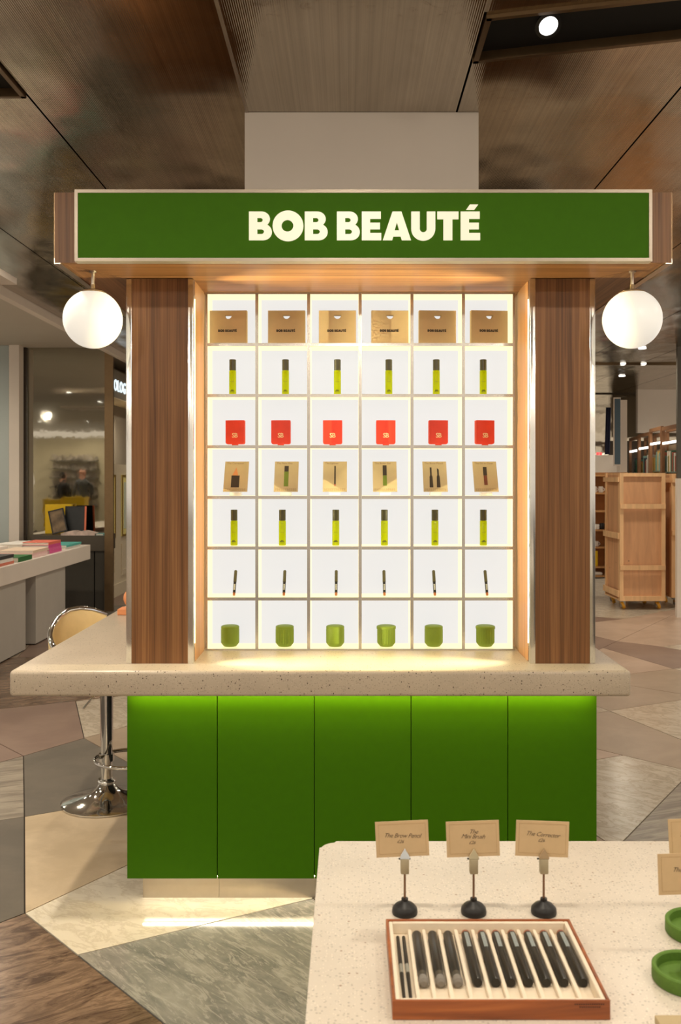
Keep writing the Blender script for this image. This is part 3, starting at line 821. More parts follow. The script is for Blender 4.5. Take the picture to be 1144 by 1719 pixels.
# row 6: slim cosmetic pencils leaning on the back panel
def pencil():
    t = thing('cosmetic_pencil', 'x', 'pencil', (0, 0, 0), 'cosmetic pencils on the sixth shelf')
    lpart('tip', MB().lathe([(0, 0), (0.0052, 0), (0.0052, 0.010), (0, 0.010)], seg=16).mesh('tip', copper, True), t)
    lpart('barrel', MB().lathe([(0, 0.0102), (0.0056, 0.0102), (0.0056, 0.058), (0, 0.058)], seg=16).mesh('barrel', black_m, True), t)
    lpart('cap', MB().lathe([(0, 0.0582), (0.0064, 0.0582), (0.0064, 0.108), (0.0052, 0.110), (0, 0.110)], seg=16).mesh('cap', pencil_cap, True), t)
    m = MB()
    for k in range(5): m.box(-0.0032, 0.0032, -0.0059, -0.0045, 0.022 + k * 0.0052, 0.0258 + k * 0.0052)
    lpart('lettering', m.mesh('lettering', label_white), t)
    return t
pc = pencil()
ll = math.radians(33)
put_row(pc, True, (392.5, 476.5, 564.5, 646, 731, 819), 6, shelf_top(6) + 0.0035, 3.702, '{} slim dark pencil from the left on the shelf above the green jars',
        [(-ll, 0, 0)] * 6)

# row 7: olive lidded jars, smooth and fluted
def jar(fl, lid):
    t = thing('lidded_jar', 'x', 'jar', (0, 0, 0), 'green jars on the bottom shelf')
    r = 0.0368
    body = [(0, 0), (r * 0.68, 0), (r * 0.74, 0.002), (r * 0.97, 0.013), (r, 0.017), (r, 0.066), (r * 0.985, 0.070), (0, 0.070)]
    lpart('body', MB().lathe(body, seg=96 if fl else 40, flute=24 if fl else 0, fdepth=0.0022, fz=(0.012, 0.067)).mesh('body', jar_m, True), t)
    rl = r * (1.06 if lid else 0.99)
    lpart('lid', MB().lathe([(0, 0.0702), (rl, 0.0702), (rl, 0.0785), (rl - 0.002, 0.081), (rl * 0.85, 0.0825), (0, 0.0835)], seg=40).mesh('lid', jar_m, True), t)
    lpart('foot_ring', MB().lathe([(0, -0.0005), (r * 0.66, -0.0005), (r * 0.66, 0.0), (0, 0.0)], seg=32).mesh('foot_ring', gold_print, True), t)
    return t
ja, jb, jc = jar(False, False), jar(True, False), jar(True, True)
zj = shelf_top(7) + 0.0008
for i, (cx, root, first, d) in enumerate(((386, ja, True, 'smooth'), (478, jb, True, 'fluted'), (563, ja, False, 'smooth'), (649, jc, True, 'fluted'), (729, ja, False, 'smooth'), (816, jc, False, 'fluted'))):
    put = Vector((P(cx, 0, 3.71).x, 3.722, zj)); lab = f'{d} olive green lidded jar, {ORD[i]} from the left on the bottom shelf'
    if first: root.location = put; root['label'] = lab
    else: copy_thing(root, put, lab)

# ------------------------------------------------------------------ foreground table and what stands on it
ZT1 = 0.775
tb = thing('display_table', 'pale speckled stone display table in the foreground with rounded corners', 'table', (0.6, 1.3, 0))
def rounded_poly(x0, x1, y0, y1, r, n=8):
    out = []
    for cx, cy, a in ((x1 - r, y1 - r, 0), (x0 + r, y1 - r, 90), (x0 + r, y0 + r, 180), (x1 - r, y0 + r, 270)):
        out += [(cx + r * math.cos(math.radians(a + 90 * k / n)), cy + r * math.sin(math.radians(a + 90 * k / n))) for k in range(n + 1)]
    return out
m = MB().prism(rounded_poly(-0.063, 1.35, 0.55, 1.972, 0.035), ZT1 - 0.09, ZT1)
es = [e for e in m.bm.edges if all(abs(v.co.z - ZT1) < 1e-4 for v in e.verts)] + [e for e in m.bm.edges if all(abs(v.co.z - ZT1 + 0.09) < 1e-4 for v in e.verts)]
bmesh.ops.bevel(m.bm, geom=es, offset=0.009, segments=3, profile=0.5, affect='EDGES')
part('table_top', m, table_m, tb, True)
part('pedestal', MB().box(0.12, 1.2, 0.75, 1.80, 0.0, ZT1 - 0.0905), white_lam, tb)

cherry = None
def cherry_wood():
    t = NT('cherry_wood')
    n = t.noise(t.pos((3, 22, 40)), 1.0, 5, 0.6, 0.8)
    c = t.ramp(n, [(0.3, lin((112, 56, 24))), (0.55, lin((156, 84, 38))), (0.75, lin((182, 106, 52)))])
    t.set(Base_Color=c, Roughness=0.35); return t.m
cherry = cherry_wood()
felt = plain('cream_lining', (232, 218, 196), 0.85, 0, 0.03, 60)
tx0, tx1, ty0, ty1, th = 0.0615, 0.3735, 1.32, 1.566, 0.028
tray = thing('brush_tray', 'shallow cherry wood tray lined in cream with slots for brushes and pens', 'tray', ((tx0 + tx1) / 2, (ty0 + ty1) / 2, ZT1))
wt = 0.0045; z0 = ZT1 + 0.0003
part('side_rail', MB().box(tx0, tx1, ty0, ty0 + wt, z0, z0 + th, 0.001, 1), cherry, tray)
part('side_rail', MB().box(tx0, tx1, ty1 - wt, ty1, z0, z0 + th, 0.001, 1), cherry, tray)
part('side_rail', MB().box(tx0, tx0 + wt, ty0 + wt, ty1 - wt, z0, z0 + th, 0.001, 1), cherry, tray)
part('side_rail', MB().box(tx1 - wt, tx1, ty0 + wt, ty1 - wt, z0, z0 + th, 0.001, 1), cherry, tray)
lx0, lx1, ly0, ly1 = tx0 + wt + 0.0002, tx1 - wt - 0.0002, ty0 + wt + 0.0002, ty1 - wt - 0.0002
lw = 0.0065
part('lining', MB().box(lx0, lx1, ly0, ly1, z0, z0 + 0.007), felt, tray)
part('lining_edge', MB().box(lx0, lx0 + lw, ly0, ly1, z0 + 0.0071, z0 + th - 0.002, 0.001, 1).box(lx1 - lw, lx1, ly0, ly1, z0 + 0.0071, z0 + th - 0.002, 0.001, 1)
     .box(lx0 + lw, lx1 - lw, ly0, ly0 + lw, z0 + 0.0071, z0 + th - 0.002, 0.001, 1).box(lx0 + lw, lx1 - lw, ly1 - lw, ly1, z0 + 0.0071, z0 + th - 0.002, 0.001, 1), felt, tray)
ix0, ix1 = lx0 + lw, lx1 - lw
# slot dividers; item centre lines measured at the rear of the tray
def tx(crop_x, D=1.542, z=0.787): return ((640 + crop_x / 2.86) - CX) * D / F
ITEMS = [('thin', tx(80)), ('thin', tx(108)), ('brush', tx(170)), ('brush', tx(245)), ('brush', tx(319)), ('pen', tx(405)), ('pen', tx(483)), ('pen', tx(550)), ('pen', tx(626)), ('pen', tx(703)), ('pen', tx(780)), ('pen', tx(862))]
for a, b in zip(ITEMS[1:], ITEMS[2:]):
    x = (a[1] + b[1]) / 2
    part('slot_divider', MB().box(x - 0.0035, x + 0.0035, ly0 + lw + 0.0002, ly1 - lw - 0.0002, z0 + 0.0071, z0 + 0.0165, 0.0028, 2), felt, tray, True)
m = MB()
for rr, n, xs in ((0, 14, 0.322), (1, 10, 0.329)):
    for k in range(n): m.box(xs + k * 0.0031, xs + k * 0.0031 + 0.0022, ty0 - 0.0003, ty0 + 0.0005, z0 + th - 0.006 - rr * 0.004, z0 + th - 0.0042 - rr * 0.004)
part('small_print', m, plain('burnt_print', (70, 30, 12), 0.6), tray)
zf = z0 + 0.0071
bristle = plain('grey_bristle', (128, 122, 114), 0.9)
pen_m = plain('dark_olive_pen', (22, 20, 14), 0.33, 0, 0.1)
rust = plain('rust_pen_end', (146, 82, 56), 0.4)
nb = npn = nt = 0
for kind, x in ITEMS:
    yb = 1.540; 
    if kind == 'thin':
        nt += 1; r = 0.0032
        t = thing('thin_brush', ('outermost' if nt == 1 else 'inner') + ' of two thin black brushes at the left end of the tray', 'brush', (x, 1.44, zf), 'brushes and pens in the tray')
        part('handle', MB().tube([(x, 1.538, zf + r), (x, 1.45, zf + r)], [0.0028, r], 10), pen_m, t, True)
        part('ferrule', MB().tube([(x, 1.4498, zf + r), (x, 1.425, zf + r)], r, 10), plain('pewter_band', (150, 150, 140), 0.4), t, True)
        part('tip', MB().tube([(x, 1.4248, zf + r), (x, 1.346, zf + r)], [r, 0.0022], 10), pen_m, t, True)
    elif kind == 'brush':
        nb += 1; r = 0.0078
        t = thing('makeup_brush', f'{ORD[nb - 1]} makeup brush with grey bristles from the left in the tray', 'brush', (x, 1.46, zf), 'brushes and pens in the tray')
        part('handle', MB().tube([(x, yb, zf + r), (x, yb - 0.004, zf + r), (x, 1.43, zf + r), (x, 1.415, zf + r)], [r * 0.7, r, r, r * 0.86], 16), pen_m, t, True)
        part('ferrule', MB().tube([(x, 1.4148, zf + r), (x, 1.405, zf + r)], r * 0.9, 16), plain('dark_pewter', (92, 88, 78), 0.35, 0.6), t, True)
        part('bristles', MB().tube([(x, 1.4048, zf + r), (x, 1.397, zf + r), (x, 1.390, zf + r), (x, 1.387, zf + r)], [r * 0.85, r * 1.05, r * 1.0, r * 0.55], 16), bristle, t, True)
    else:
        npn += 1; r = 0.0073
        t = thing('stick_pen', f'{ORD[npn - 1] if npn < 7 else "seventh"} dark make-up pen from the left in the tray', 'pen', (x, 1.46, zf), 'brushes and pens in the tray')
        part('end_plug', MB().tube([(x, 1.5425, zf + r), (x, 1.5366, zf + r)], [r * 0.9, r], 16), rust, t, True)
        part('barrel', MB().tube([(x, 1.5364, zf + r), (x, 1.468, zf + r)], r, 16), pen_m, t, True)
        part('cap', MB().tube([(x, 1.4678, zf + r), (x, 1.396, zf + r), (x, 1.391, zf + r)], [r * 1.06, r * 1.06, r * 0.92], 16), pen_m, t, True)
        m = MB()
        for k in range(9):
            yy = 1.532 - k * 0.0052
            m.box(x - 0.0034, x + 0.0028, yy - 0.004, yy, zf + 2 * r - 0.0009, zf + 2 * r + 0.0002)
        part('lettering', m, plain('pale_blue_print', (150, 158, 156), 0.5), t)

# price card holders
price_m = plain('price_card', (200, 172, 132), 0.75, 0, 0.03, 50)
pen_ink = plain('brown_black_ink', (58, 42, 34), 0.7)
line_m = plain('card_rule', (172, 140, 98), 0.7)
clip_white, clip_beige, clip_tan = plain('clip_pale_blue', (206, 214, 222), 0.2), plain('clip_beige', (190, 180, 150), 0.35), plain('clip_tan', (168, 144, 112), 0.35)
clip_body = plain('clip_body', (168, 156, 128), 0.4, 0.3)
rod_m = plain('bronze_rod', (140, 108, 84), 0.3, 0.7)
def holder(x, y, cx, lines, label, tip, rz=0.0, roll=0.0, hcard=0.0635, wcard=0.0945, zc=0.905, base=True):
    t = thing('card_holder', label, 'card holder', (x, y, ZT1), 'price card holders on the foreground table')
    z = ZT1
    r = 0.0228 if base else 0.0205
    part('base', MB().lathe([(0, 0.0002), (r * 0.97, 0.0002), (r, 0.003), (r * 0.96, 0.010), (r * 0.72, 0.016), (r * 0.34, 0.0205), (0.006, 0.0225), (0.006, 0.027), (0.0035, 0.0275), (0, 0.0275)], (x, y, z), 36), black_m, t, True)
    part('rod', MB().tube([(x, y, z + 0.0277), (x, y, z + 0.0712)], 0.0021, 10), rod_m, t, True)
    part('clip', MB().box(x - 0.0075, x + 0.0075, y - 0.007, y + 0.006, z + 0.0714, z + 0.0985, 0.002, 2), clip_body, t, True)
    part('clip_pin', MB().tube([(x - 0.0105, y + 0.0075, z + 0.094), (x + 0.0105, y + 0.0075, z + 0.094)], 0.0016, 8), black_m, t, True)
    drop = [(-0.0085, 0.0)] + [(-0.0085, 0.003), (-0.006, 0.008), (-0.002, 0.014), (0, 0.0175), (0.002, 0.014), (0.006, 0.008), (0.0085, 0.003), (0.0085, 0.0)]
    lpart('clip_jaw', loops_mesh([drop], 0.004, tip), t, (0, -0.004, 0.0988), FRONT)
    lpart('clip_jaw', loops_mesh([drop], 0.003, tip), t, (0, 0.0045, 0.0988), FRONT)
    cd = lpart('price_card', MB().box(-wcard / 2, wcard / 2, 0, hcard, -0.0006, 0.0006).mesh('price_card', price_m), t, (cx - x, 0.0012, 0.1005), (PI / 2, roll, rz))
    e = 0.0055
    m = MB()
    for a in ((-wcard / 2 + e, wcard / 2 - e, e, e + 0.0005), (-wcard / 2 + e, wcard / 2 - e, hcard - e, hcard - e + 0.0005), (-wcard / 2 + e, -wcard / 2 + e + 0.0005, e, hcard - e), (wcard / 2 - e, wcard / 2 - e + 0.0005, e, hcard - e)):
        m.box(a[0], a[1], a[2], a[3], 0.0006, 0.0008)
    lpart('border_line', m.mesh('border_line', line_m), cd)
    for s, sz, px, py in lines:
        me = text_mesh(s, sz, pen_ink, 0.0002, 0.42, -0.00012 if sz > 0.008 else 0, spacing=0.9)
        lpart('handwriting', me, cd, (px, py, 0.0008), (0, 0, math.radians(-3)))
    return t
yh = 1.6457
holder(0.0987, yh, P(677, 0, yh).x, [('The Brow Pencil', 0.0110, 0.0, 0.034), ('£26', 0.0085, -0.004, 0.0245)], 'price card on black stand at the left, with pale blue clip', clip_white, 0, math.radians(-2.6))
holder(0.2215, yh, P(795.5, 0, yh).x, [('The', 0.0110, 0.001, 0.041), ('Mini Brush', 0.0110, 0.0, 0.0325), ('£26', 0.0085, -0.002, 0.0225)], 'price card on black stand in the middle, with beige clip', clip_beige, 0, math.radians(-2))
holder(0.3465, yh, P(910, 0, yh).x, [('The Corrector', 0.0110, 0.0, 0.036), ('£26', 0.0085, -0.002, 0.0265)], 'price card on black stand third along, with tan clip', clip_tan, 0, math.radians(2))
holder(0.622, yh + 0.005, 0.6205, [('The Brow Gel', 0.0110, 0.0, 0.034)], 'price card at the right edge, behind the two green dishes', clip_beige, 0, math.radians(-3), 0.067)
holder(0.576, 1.497, P(1107, 0, 1.497).x + 0.0473, [('The Face Mist', 0.0105, 0.002, 0.036)], 'price card at the right edge, standing between the green dishes', clip_beige, 0, math.radians(-2), 0.0665, 0.0945, base=False)

# green dishes
dish_m = plain('green_dish', (86, 122, 38), 0.7, 0, 0.08, 160)
def dish(x, y, r, label):
    t = thing('green_dish', label, 'dish', (x, y, ZT1), 'round green dishes')
    part('bowl', MB().lathe([(0, 0.0003), (r - 0.002, 0.0003), (r, 0.003), (r, 0.021), (r - 0.002, 0.023), (r - 0.0055, 0.023), (r - 0.0075, 0.021), (r - 0.0075, 0.008), (0, 0.008)], (x, y, ZT1), 64), dish_m, t, True)
    return t
dish(0.5215, 1.423, 0.053, 'round green dish at the right edge, nearest the camera')
dish(0.592, 1.571, 0.052, 'round green dish at the right edge, under a price card')
t = thing('compact_case', 'dark compact with brass rim lying in the nearer green dish', 'compact', (0.538, 1.425, ZT1 + 0.0082))
part('case', MB().lathe([(0, 0), (0.022, 0), (0.0245, 0.004), (0.0245, 0.012), (0.0225, 0.0145), (0, 0.0145)], (0.538, 1.425, ZT1 + 0.0082), 40), black_m, t, True)
part('brass_rim', MB().lathe([(0, 0.0146), (0.0225, 0.0146), (0.0225, 0.0185), (0.018, 0.021), (0, 0.022)], (0.538, 1.425, ZT1 + 0.0082), 40), plain('brass', (176, 148, 96), 0.35, 0.8), t, True)
solo('beige_tray', MB().box(0.434, 0.62, 1.20, 1.314, ZT1 + 0.0003, ZT1 + 0.012, 0.002, 2), card_m, 'corner of a beige board at the bottom right edge of the table', 'board', loc=(0.527, 1.257, ZT1 + 0.0003))

# ------------------------------------------------------------------ bar stool at the left end of the counter
sxx, syy = -1.163, 4.42
cream_l = plain('cream_leather', (232, 206, 150), 0.45, 0, 0.03)
stool = thing('bar_stool', 'chrome swivel bar stool with cream bucket seat at the left end of the counter', 'stool', (sxx, syy, 0))
rb = 0.212
part('base_disc', MB().lathe([(0, 0.0003), (rb - 0.004, 0.0003), (rb, 0.003), (rb, 0.009), (rb - 0.01, 0.014), (0.15, 0.024), (0.10, 0.038), (0.07, 0.054), (0.05, 0.074), (0.039, 0.092), (0, 0.092)], (sxx, syy, 0), 64), chrome, stool, True)
part('collar', MB().lathe([(0, 0.0922), (0.040, 0.0922), (0.044, 0.098), (0.044, 0.106), (0.038, 0.114), (0, 0.114)], (sxx, syy, 0), 40), chrome, stool, True)
part('lower_tube', MB().lathe([(0, 0.1142), (0.0275, 0.1142), (0.0275, 0.30), (0, 0.30)], (sxx, syy, 0), 36), chrome, stool, True)
part('upper_tube', MB().lathe([(0, 0.3002), (0.030, 0.3002), (0.030, 0.55), (0, 0.55)], (sxx, syy, 0), 36), chrome, stool, True)
fr = [(sxx + 0.04, syy - 0.02)]
ring = []
for k in range(40):
    a = 2 * PI * k / 40
    ring.append((sxx + 0.125 + 0.175 * math.cos(a), syy - 0.02 + 0.15 * math.sin(a), 0.215))
part('foot_ring', MB().tube(ring, 0.009, 10, closed=True), chrome, stool, True)
part('foot_clamp', MB().lathe([(0.0277, 0.20), (0.036, 0.20), (0.036, 0.235), (0.0277, 0.235)], (sxx, syy, 0), 32), chrome, stool, True)
part('height_lever', MB().tube([(sxx, syy, 0.545), (sxx - 0.05, syy - 0.02, 0.52), (sxx - 0.103, syy - 0.03, 0.455)], 0.005, 8), chrome, stool, True)
seatm = MB().lathe([(0, 0.551), (0.15, 0.551), (0.205, 0.565), (0.225, 0.59), (0.222, 0.62), (0.20, 0.64), (0.10, 0.648), (0, 0.648)], (sxx, syy, 0), 48)
part('seat', seatm, cream_l, stool, True)
bk = MB(); rim = []
a0, a1, N = math.radians(104.5), math.radians(252), 36
rows = []
RIM = [(104, 0.855), (120, 0.885), (135, 0.898), (150, 0.895), (168, 0.865), (185, 0.83), (220, 0.765), (253, 0.67)]
def rim_z(deg):
    for (p, zp), (q, zq) in zip(RIM, RIM[1:]):
        if p <= deg <= q: return zp + (zq - zp) * (deg - p) / (q - p)
    return RIM[-1][1]
for k in range(N + 1):
    u = k / N; a = a0 + (a1 - a0) * u
    top = rim_z(math.degrees(a))
    col_ = []
    for (rr, zz) in ((0.226, 0.60), (0.240, 0.60 + (top - 0.6) * 0.5), (0.246, top), (0.268, top), (0.262, 0.60 + (top - 0.6) * 0.5), (0.248, 0.60)):
        col_.append(bk.bm.verts.new((sxx + rr * math.cos(a), syy + rr * math.sin(a), zz)))
    rows.append(col_); rim.append((sxx + 0.257 * math.cos(a), syy + 0.257 * math.sin(a), top + 0.004))
for A, B in zip(rows, rows[1:]):
    for q in range(6):
        bk.bm.faces.new((A[q], A[(q + 1) % 6], B[(q + 1) % 6], B[q]))
bk.bm.faces.new(rows[0]); bk.bm.faces.new(rows[-1][::-1])
part('backrest', bk, cream_l, stool, True)
part('chrome_rim', MB().tube(rim, 0.0135, 10), chrome, stool, True, 'chrome rim along the backrest')

terra = plain('terracotta', (204, 132, 84), 0.7)
solo('terracotta_block', MB().box(-1.158, -1.03, 4.60, 4.70, ZC + 0.0003, ZC + 0.030, 0.003, 2), terra, 'small terracotta block on the left rear of the counter', 'block', loc=(-1.09, 4.65, ZC + 0.0003))
solo('terracotta_ball', MB().lathe([(0, -0.05)] + [(0.05 * math.sin(PI * k / 16), -0.05 * math.cos(PI * k / 16)) for k in range(1, 16)] + [(0, 0.05)], (-1.088, 4.65, ZC + 0.080), 32), terra, 'terracotta ball resting on the small terracotta block', 'ball', smooth=True, loc=(-1.088, 4.65, ZC + 0.0303))

# ------------------------------------------------------------------ left background: book table, cabinet, mirror, shop front
XT = -2.9
bt_ = thing('book_table', 'long white table with slab legs at left, covered with books', 'table', (-3.5, 8.5, 0))
part('table_top', MB().box(-4.3, XT, 5.6, 10.33, 0.648, 0.8087, 0.004, 1), white_lam, bt_)
for ya, yb in ((7.2, 8.32), (8.587, 9.48), (5.7, 6.9)):
    part('slab_leg', MB().box(-4.1, XT - 0.02, ya, yb, 0.012, 0.6475), grey_lam, bt_)
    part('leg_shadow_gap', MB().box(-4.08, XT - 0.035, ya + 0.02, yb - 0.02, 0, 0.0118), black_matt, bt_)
paper = plain('paper_edges', (228, 222, 210), 0.8)
def book(x0, x1, y0, y1, z0, h, rgb, label, group='books on the white table', tilt=0):
    nm = 'cover_%d_%d_%d' % rgb
    m = plain(nm, rgb, 0.5, 0, 0.03)
    t = thing('book', label, 'book', ((x0 + x1) / 2, (y0 + y1) / 2, z0), group)
    c = 0.0025
    part('front_cover', MB().box(x0, x1, y0, y1, z0 + h - c, z0 + h), m, t)
    part('rear_cover', MB().box(x0, x1, y0, y1, z0 + 0.0002, z0 + c), m, t)
    part('spine', MB().box(x1 - c, x1, y0, y1, z0 + c, z0 + h - c), m, t)
    part('pages', MB().box(x0 + 0.004, x1 - c - 0.0002, y0 + 0.004, y1 - 0.004, z0 + c, z0 + h - c), paper, t)
    return t
zb = 0.809
def stack(x0, x1, y0, y1, items, where):
    z = zb; n = len(items)
    for k, (h, rgb, cname) in enumerate(items):
        j = random.uniform(-0.012, 0.012)
        pos = 'topmost' if k == n - 1 else ('lowest' if k == 0 else ('middle' if n == 3 else ORD[k] + ' from the bottom'))
        lab = f'{cname} book, {pos} of the stack {where}' if n > 1 else f'{cname} book {where}'
        book(x0 + j, x1 + j * 0.2 - 0.004, y0 + j, y1 + j, z, h, rgb, lab); z += h + 0.0004
stack(-3.2, -2.915, 8.13, 8.48, [(0.042, (44, 108, 56), 'green')], 'at the edge of the white table')
stack(-3.26, -2.93, 7.72, 8.06, [(0.022, (210, 120, 96), 'coral'), (0.03, (232, 228, 220), 'white'), (0.028, (60, 60, 60), 'dark grey')], 'nearest the green book')
stack(-3.56, -3.27, 7.75, 8.1, [(0.028, (234, 228, 216), 'off white'), (0.03, (222, 218, 208), 'pale grey'), (0.022, (40, 38, 36), 'black')], 'at the left frame edge')
stack(-3.27, -2.935, 8.56, 8.98, [(0.022, (240, 208, 204), 'pale pink'), (0.022, (236, 196, 192), 'blush pink'), (0.025, (226, 202, 178), 'beige')], 'behind the green book')
stack(-3.62, -3.30, 8.55, 8.9, [(0.03, (232, 226, 214), 'ivory'), (0.03, (216, 206, 190), 'sand'), (0.03, (238, 232, 222), 'chalk white')], 'left of the pink books')
stack(-3.48, -3.2, 9.02, 9.36, [(0.05, (240, 236, 228), 'thick white'), (0.045, (234, 230, 222), 'plain white')], 'in the middle of the white table')
stack(-3.2, -2.945, 9.06, 9.44, [(0.03, (216, 84, 150), 'magenta'), (0.028, (222, 96, 158), 'bright pink'), (0.028, (212, 80, 146), 'deep pink'), (0.026, (226, 116, 96), 'salmon')], 'beside the white books')
stack(-3.28, -2.95, 9.62, 10.15, [(0.02, (210, 206, 196), 'light grey'), (0.022, (84, 176, 166), 'teal')], 'at the far end of the white table')
stack(-3.62, -3.32, 9.62, 10.1, [(0.03, (52, 50, 48), 'black and white'), (0.03, (236, 232, 226), 'white')], 'at the far left of the white table')

# dark cabinet with books and frames, mirror behind
cbm = plain('dark_grey_cabinet', (76, 68, 56), 0.5, 0, 0.04)
cb = thing('dark_cabinet', 'dark grey cabinet with slab top in front of the bronze mirror', 'cabinet', (-3.3, 11.0, 0))
part('top_slab', MB().box(-3.72, -2.86, 10.8, 11.27, 0.70, 0.88), cbm, cb)
part('cupboard', MB().box(-3.70, -3.0, 10.83, 11.25, 0.0, 0.6995), plain('grey_cupboard', (66, 62, 54), 0.55), cb)
part('cupboard', MB().box(-2.985, -2.88, 10.83, 11.25, 0.0, 0.6995), plain('grey_cupboard', (66, 62, 54), 0.55), cb)
t = thing('open_magazine', 'open magazine lying on the dark cabinet', 'magazine', (-3.15, 10.93, 0.8803))
for k, (a, b) in enumerate(((-3.385, -3.185), (-3.184, -2.985))):
    m = MB(); n = 8; lo = []; hi = []
    for i in range(n + 1):
        u = i / n; x = a + (b - a) * u; uu = u if k == 1 else 1 - u
        z = 0.905 + 0.035 * math.sin(PI * min(1, (0.15 + 0.85 * uu))) * (1 - 0.5 * uu)
        lo.append([m.bm.verts.new((x, y, 0.8805)) for y in (10.815, 10.98)]); hi.append([m.bm.verts.new((x, y, z)) for y in (10.815, 10.98)])
    for i in range(n):
        m.bm.faces.new((hi[i][0], hi[i + 1][0], hi[i + 1][1], hi[i][1])); m.bm.faces.new((lo[i][0], lo[i][1], lo[i + 1][1], lo[i + 1][0]))
        m.bm.faces.new((lo[i][0], lo[i + 1][0], hi[i + 1][0], hi[i][0])); m.bm.faces.new((lo[i][1], hi[i][1], hi[i + 1][1], lo[i + 1][1]))
    m.bm.faces.new((lo[0][0], hi[0][0], hi[0][1], lo[0][1])); m.bm.faces.new((lo[n][0], lo[n][1], hi[n][1], hi[n][0]))
    part('pages', m, plain('magazine_page', (206, 184, 172), 0.6, 0, 0.25, 14), t)
book(-2.975, -2.885, 10.82, 10.98, 0.8803, 0.02, (96, 158, 154), 'teal book at the right end of the dark cabinet', 'books on the dark cabinet')
def frame_pic(cx, y, z, w, h, tilt, lean_, label, inner, edge=None):
    t = thing('framed_picture', label, 'framed picture', (cx, y, z), 'framed pictures on the dark cabinet', rot=(-lean_, 0, 0))
    tilt_ = math.radians(tilt); b = 0.014
    R = Matrix.Rotation(tilt_, 4, 'Y')
    zs = abs(math.sin(tilt_)) * w / 2
    def pc_(name, mb, mat):
        me = mb.mesh(name, mat); me.transform(Matrix.Translation((0, 0, zs)) @ R); lpart(name, me, t)
    pc_('border', MB().box(-w / 2, w / 2, -0.008, 0.008, 0, b).box(-w / 2, w / 2, -0.008, 0.008, h - b, h).box(-w / 2, -w / 2 + b, -0.008, 0.008, b, h - b).box(w / 2 - b, w / 2, -0.008, 0.008, b, h - b), black_m)
    pc_('picture', MB().box(-w / 2 + b, w / 2 - b, -0.003, 0.006, b, h - b), inner)
    if edge: pc_('edge_strip', MB().box(w / 2 + 0.0005, w / 2 + 0.02, -0.008, 0.006, 0, h), edge)
frame_pic(P(101, 0, 11.0).x, 11.0, 0.8805, 0.185, 0.285, -14, 0.16, 'framed brown picture tilted sideways on the dark cabinet', plain('brown_picture', (112, 92, 66), 0.5, 0, 0.5, 12))
frame_pic(P(125, 0, 11.1).x, 11.1, 0.8805, 0.235, 0.335, 0, 0.10, 'black framed picture with coral edge on the dark cabinet', plain('night_picture', (22, 26, 28), 0.4, 0, 0.4, 9), plain('coral_edge', (226, 120, 86), 0.6))
yel = plain('yellow_card', (226, 186, 10), 0.6)
solo('yellow_box', MB().box(P(76, 0, 11.2).x, P(120, 0, 11.2).x, 11.19, 11.262, 0.8803, 1.235, 0.003, 1), yel, 'bright yellow box standing behind the picture frames', 'box', loc=(P(98, 0, 11.2).x, 11.2, 0.8803))

mw = thing('wall_mirror', 'tall bronze mirror wall behind the dark cabinet', None, (-3.5, 11.3, 0), kind='structure')
mx0, mx1 = P(45, 0, 11.3).x, P(176, 0, 11.3).x
part('mirror_pane', MB().box(mx0, mx1, 11.30, 11.32, 0, 3.149), mirror_m, mw)
part('mirror_frame', MB().box(P(38, 0, 11.28).x, mx0 - 0.0005, 11.27, 11.33, 0, 3.149), plain('dark_bronze', (66, 54, 42), 0.5), mw)
struct('wall_post', MB().box(P(175.5, 0, 10.75).x, P(190, 0, 10.75).x, 10.75, 10.79, 0, 3.149), bronze_m, 'bronze metal post between the mirror and the shop front')
struct('wall_white_post', MB().box(P(15, 0, 11.05).x, P(32, 0, 11.05).x, 11.05, 11.2, 0, 3.149), white_paint, 'slim white post at the left frame edge')
struct('window_1', MB().box(-6.0, P(15, 0, 11.12).x - 0.002, 11.12, 11.14, 0.0, 3.149), plain('pale_blue_glass', (176, 186, 184), 0.12, 0, 0.03, 2), 'pale blue glass panel at the left frame edge')
struct('trim_4', MB().box(-5.2, P(28.5, 0, 6.0).x, 5.55, 6.0, H + (CY - 478) * 6.0 / F, H + (CY - 467.5) * 6.0 / F), white_paint, 'white slab hanging under the ceiling at the left frame edge')

# shop front beyond the post, running away from the camera
XW = -3.07
cabw = plain('ivory_joinery', (196, 184, 160), 0.5)
goldm = plain('gold_frame', (170, 140, 70), 0.35, 0.6)
shop = thing('wall_shopfront', 'ivory shop front with lit letters and gilt glass doors', None, (XW, 12.6, 0), kind='structure')
def zpx(y, D): return H - (y - CY) * D / F
part('joinery_wall', MB().box(XW - 0.1, XW, 11.35, 15, 0.0, zpx(779, 12.0)), cabw, shop)
part('recess_wall', MB().box(XW - 0.35, XW - 0.3, 11.35, 15, zpx(779, 12.0), 3.149), plain('shop_grey', (150, 138, 120), 0.7), shop)
part('shop_soffit', MB().box(XW - 0.299, XW, 11.35, 15, zpx(668, 12.0), zpx(666, 12.0)), plain('shop_cream', (232, 216, 180), 0.7), shop)
part('sign_band', MB().box(XW - 0.05, XW, 11.35, 15, zpx(666, 12.0) + 0.001, zpx(619, 12.0)), plain('shop_sign_grey', (146, 138, 122), 0.6), shop)
part('skirting', MB().box(XW, XW + 0.02, 11.35, 15, 0, 0.16), cabw, shop)
o = part('shop_downlight', MB().lathe([(0, 0), (0.05, 0), (0.05, -0.012), (0, -0.014)], (XW - 0.14, 12.25, zpx(668, 12.0) - 0.0005), 20), far_glow, shop)
ld = bpy.data.lights.new('shop_beam', 'SPOT'); ld.spot_size = math.radians(150); ld.spot_blend = 1.0; ld.energy = 30; ld.color = (1.0, 0.9, 0.72); ld.shadow_soft_size = 0.05
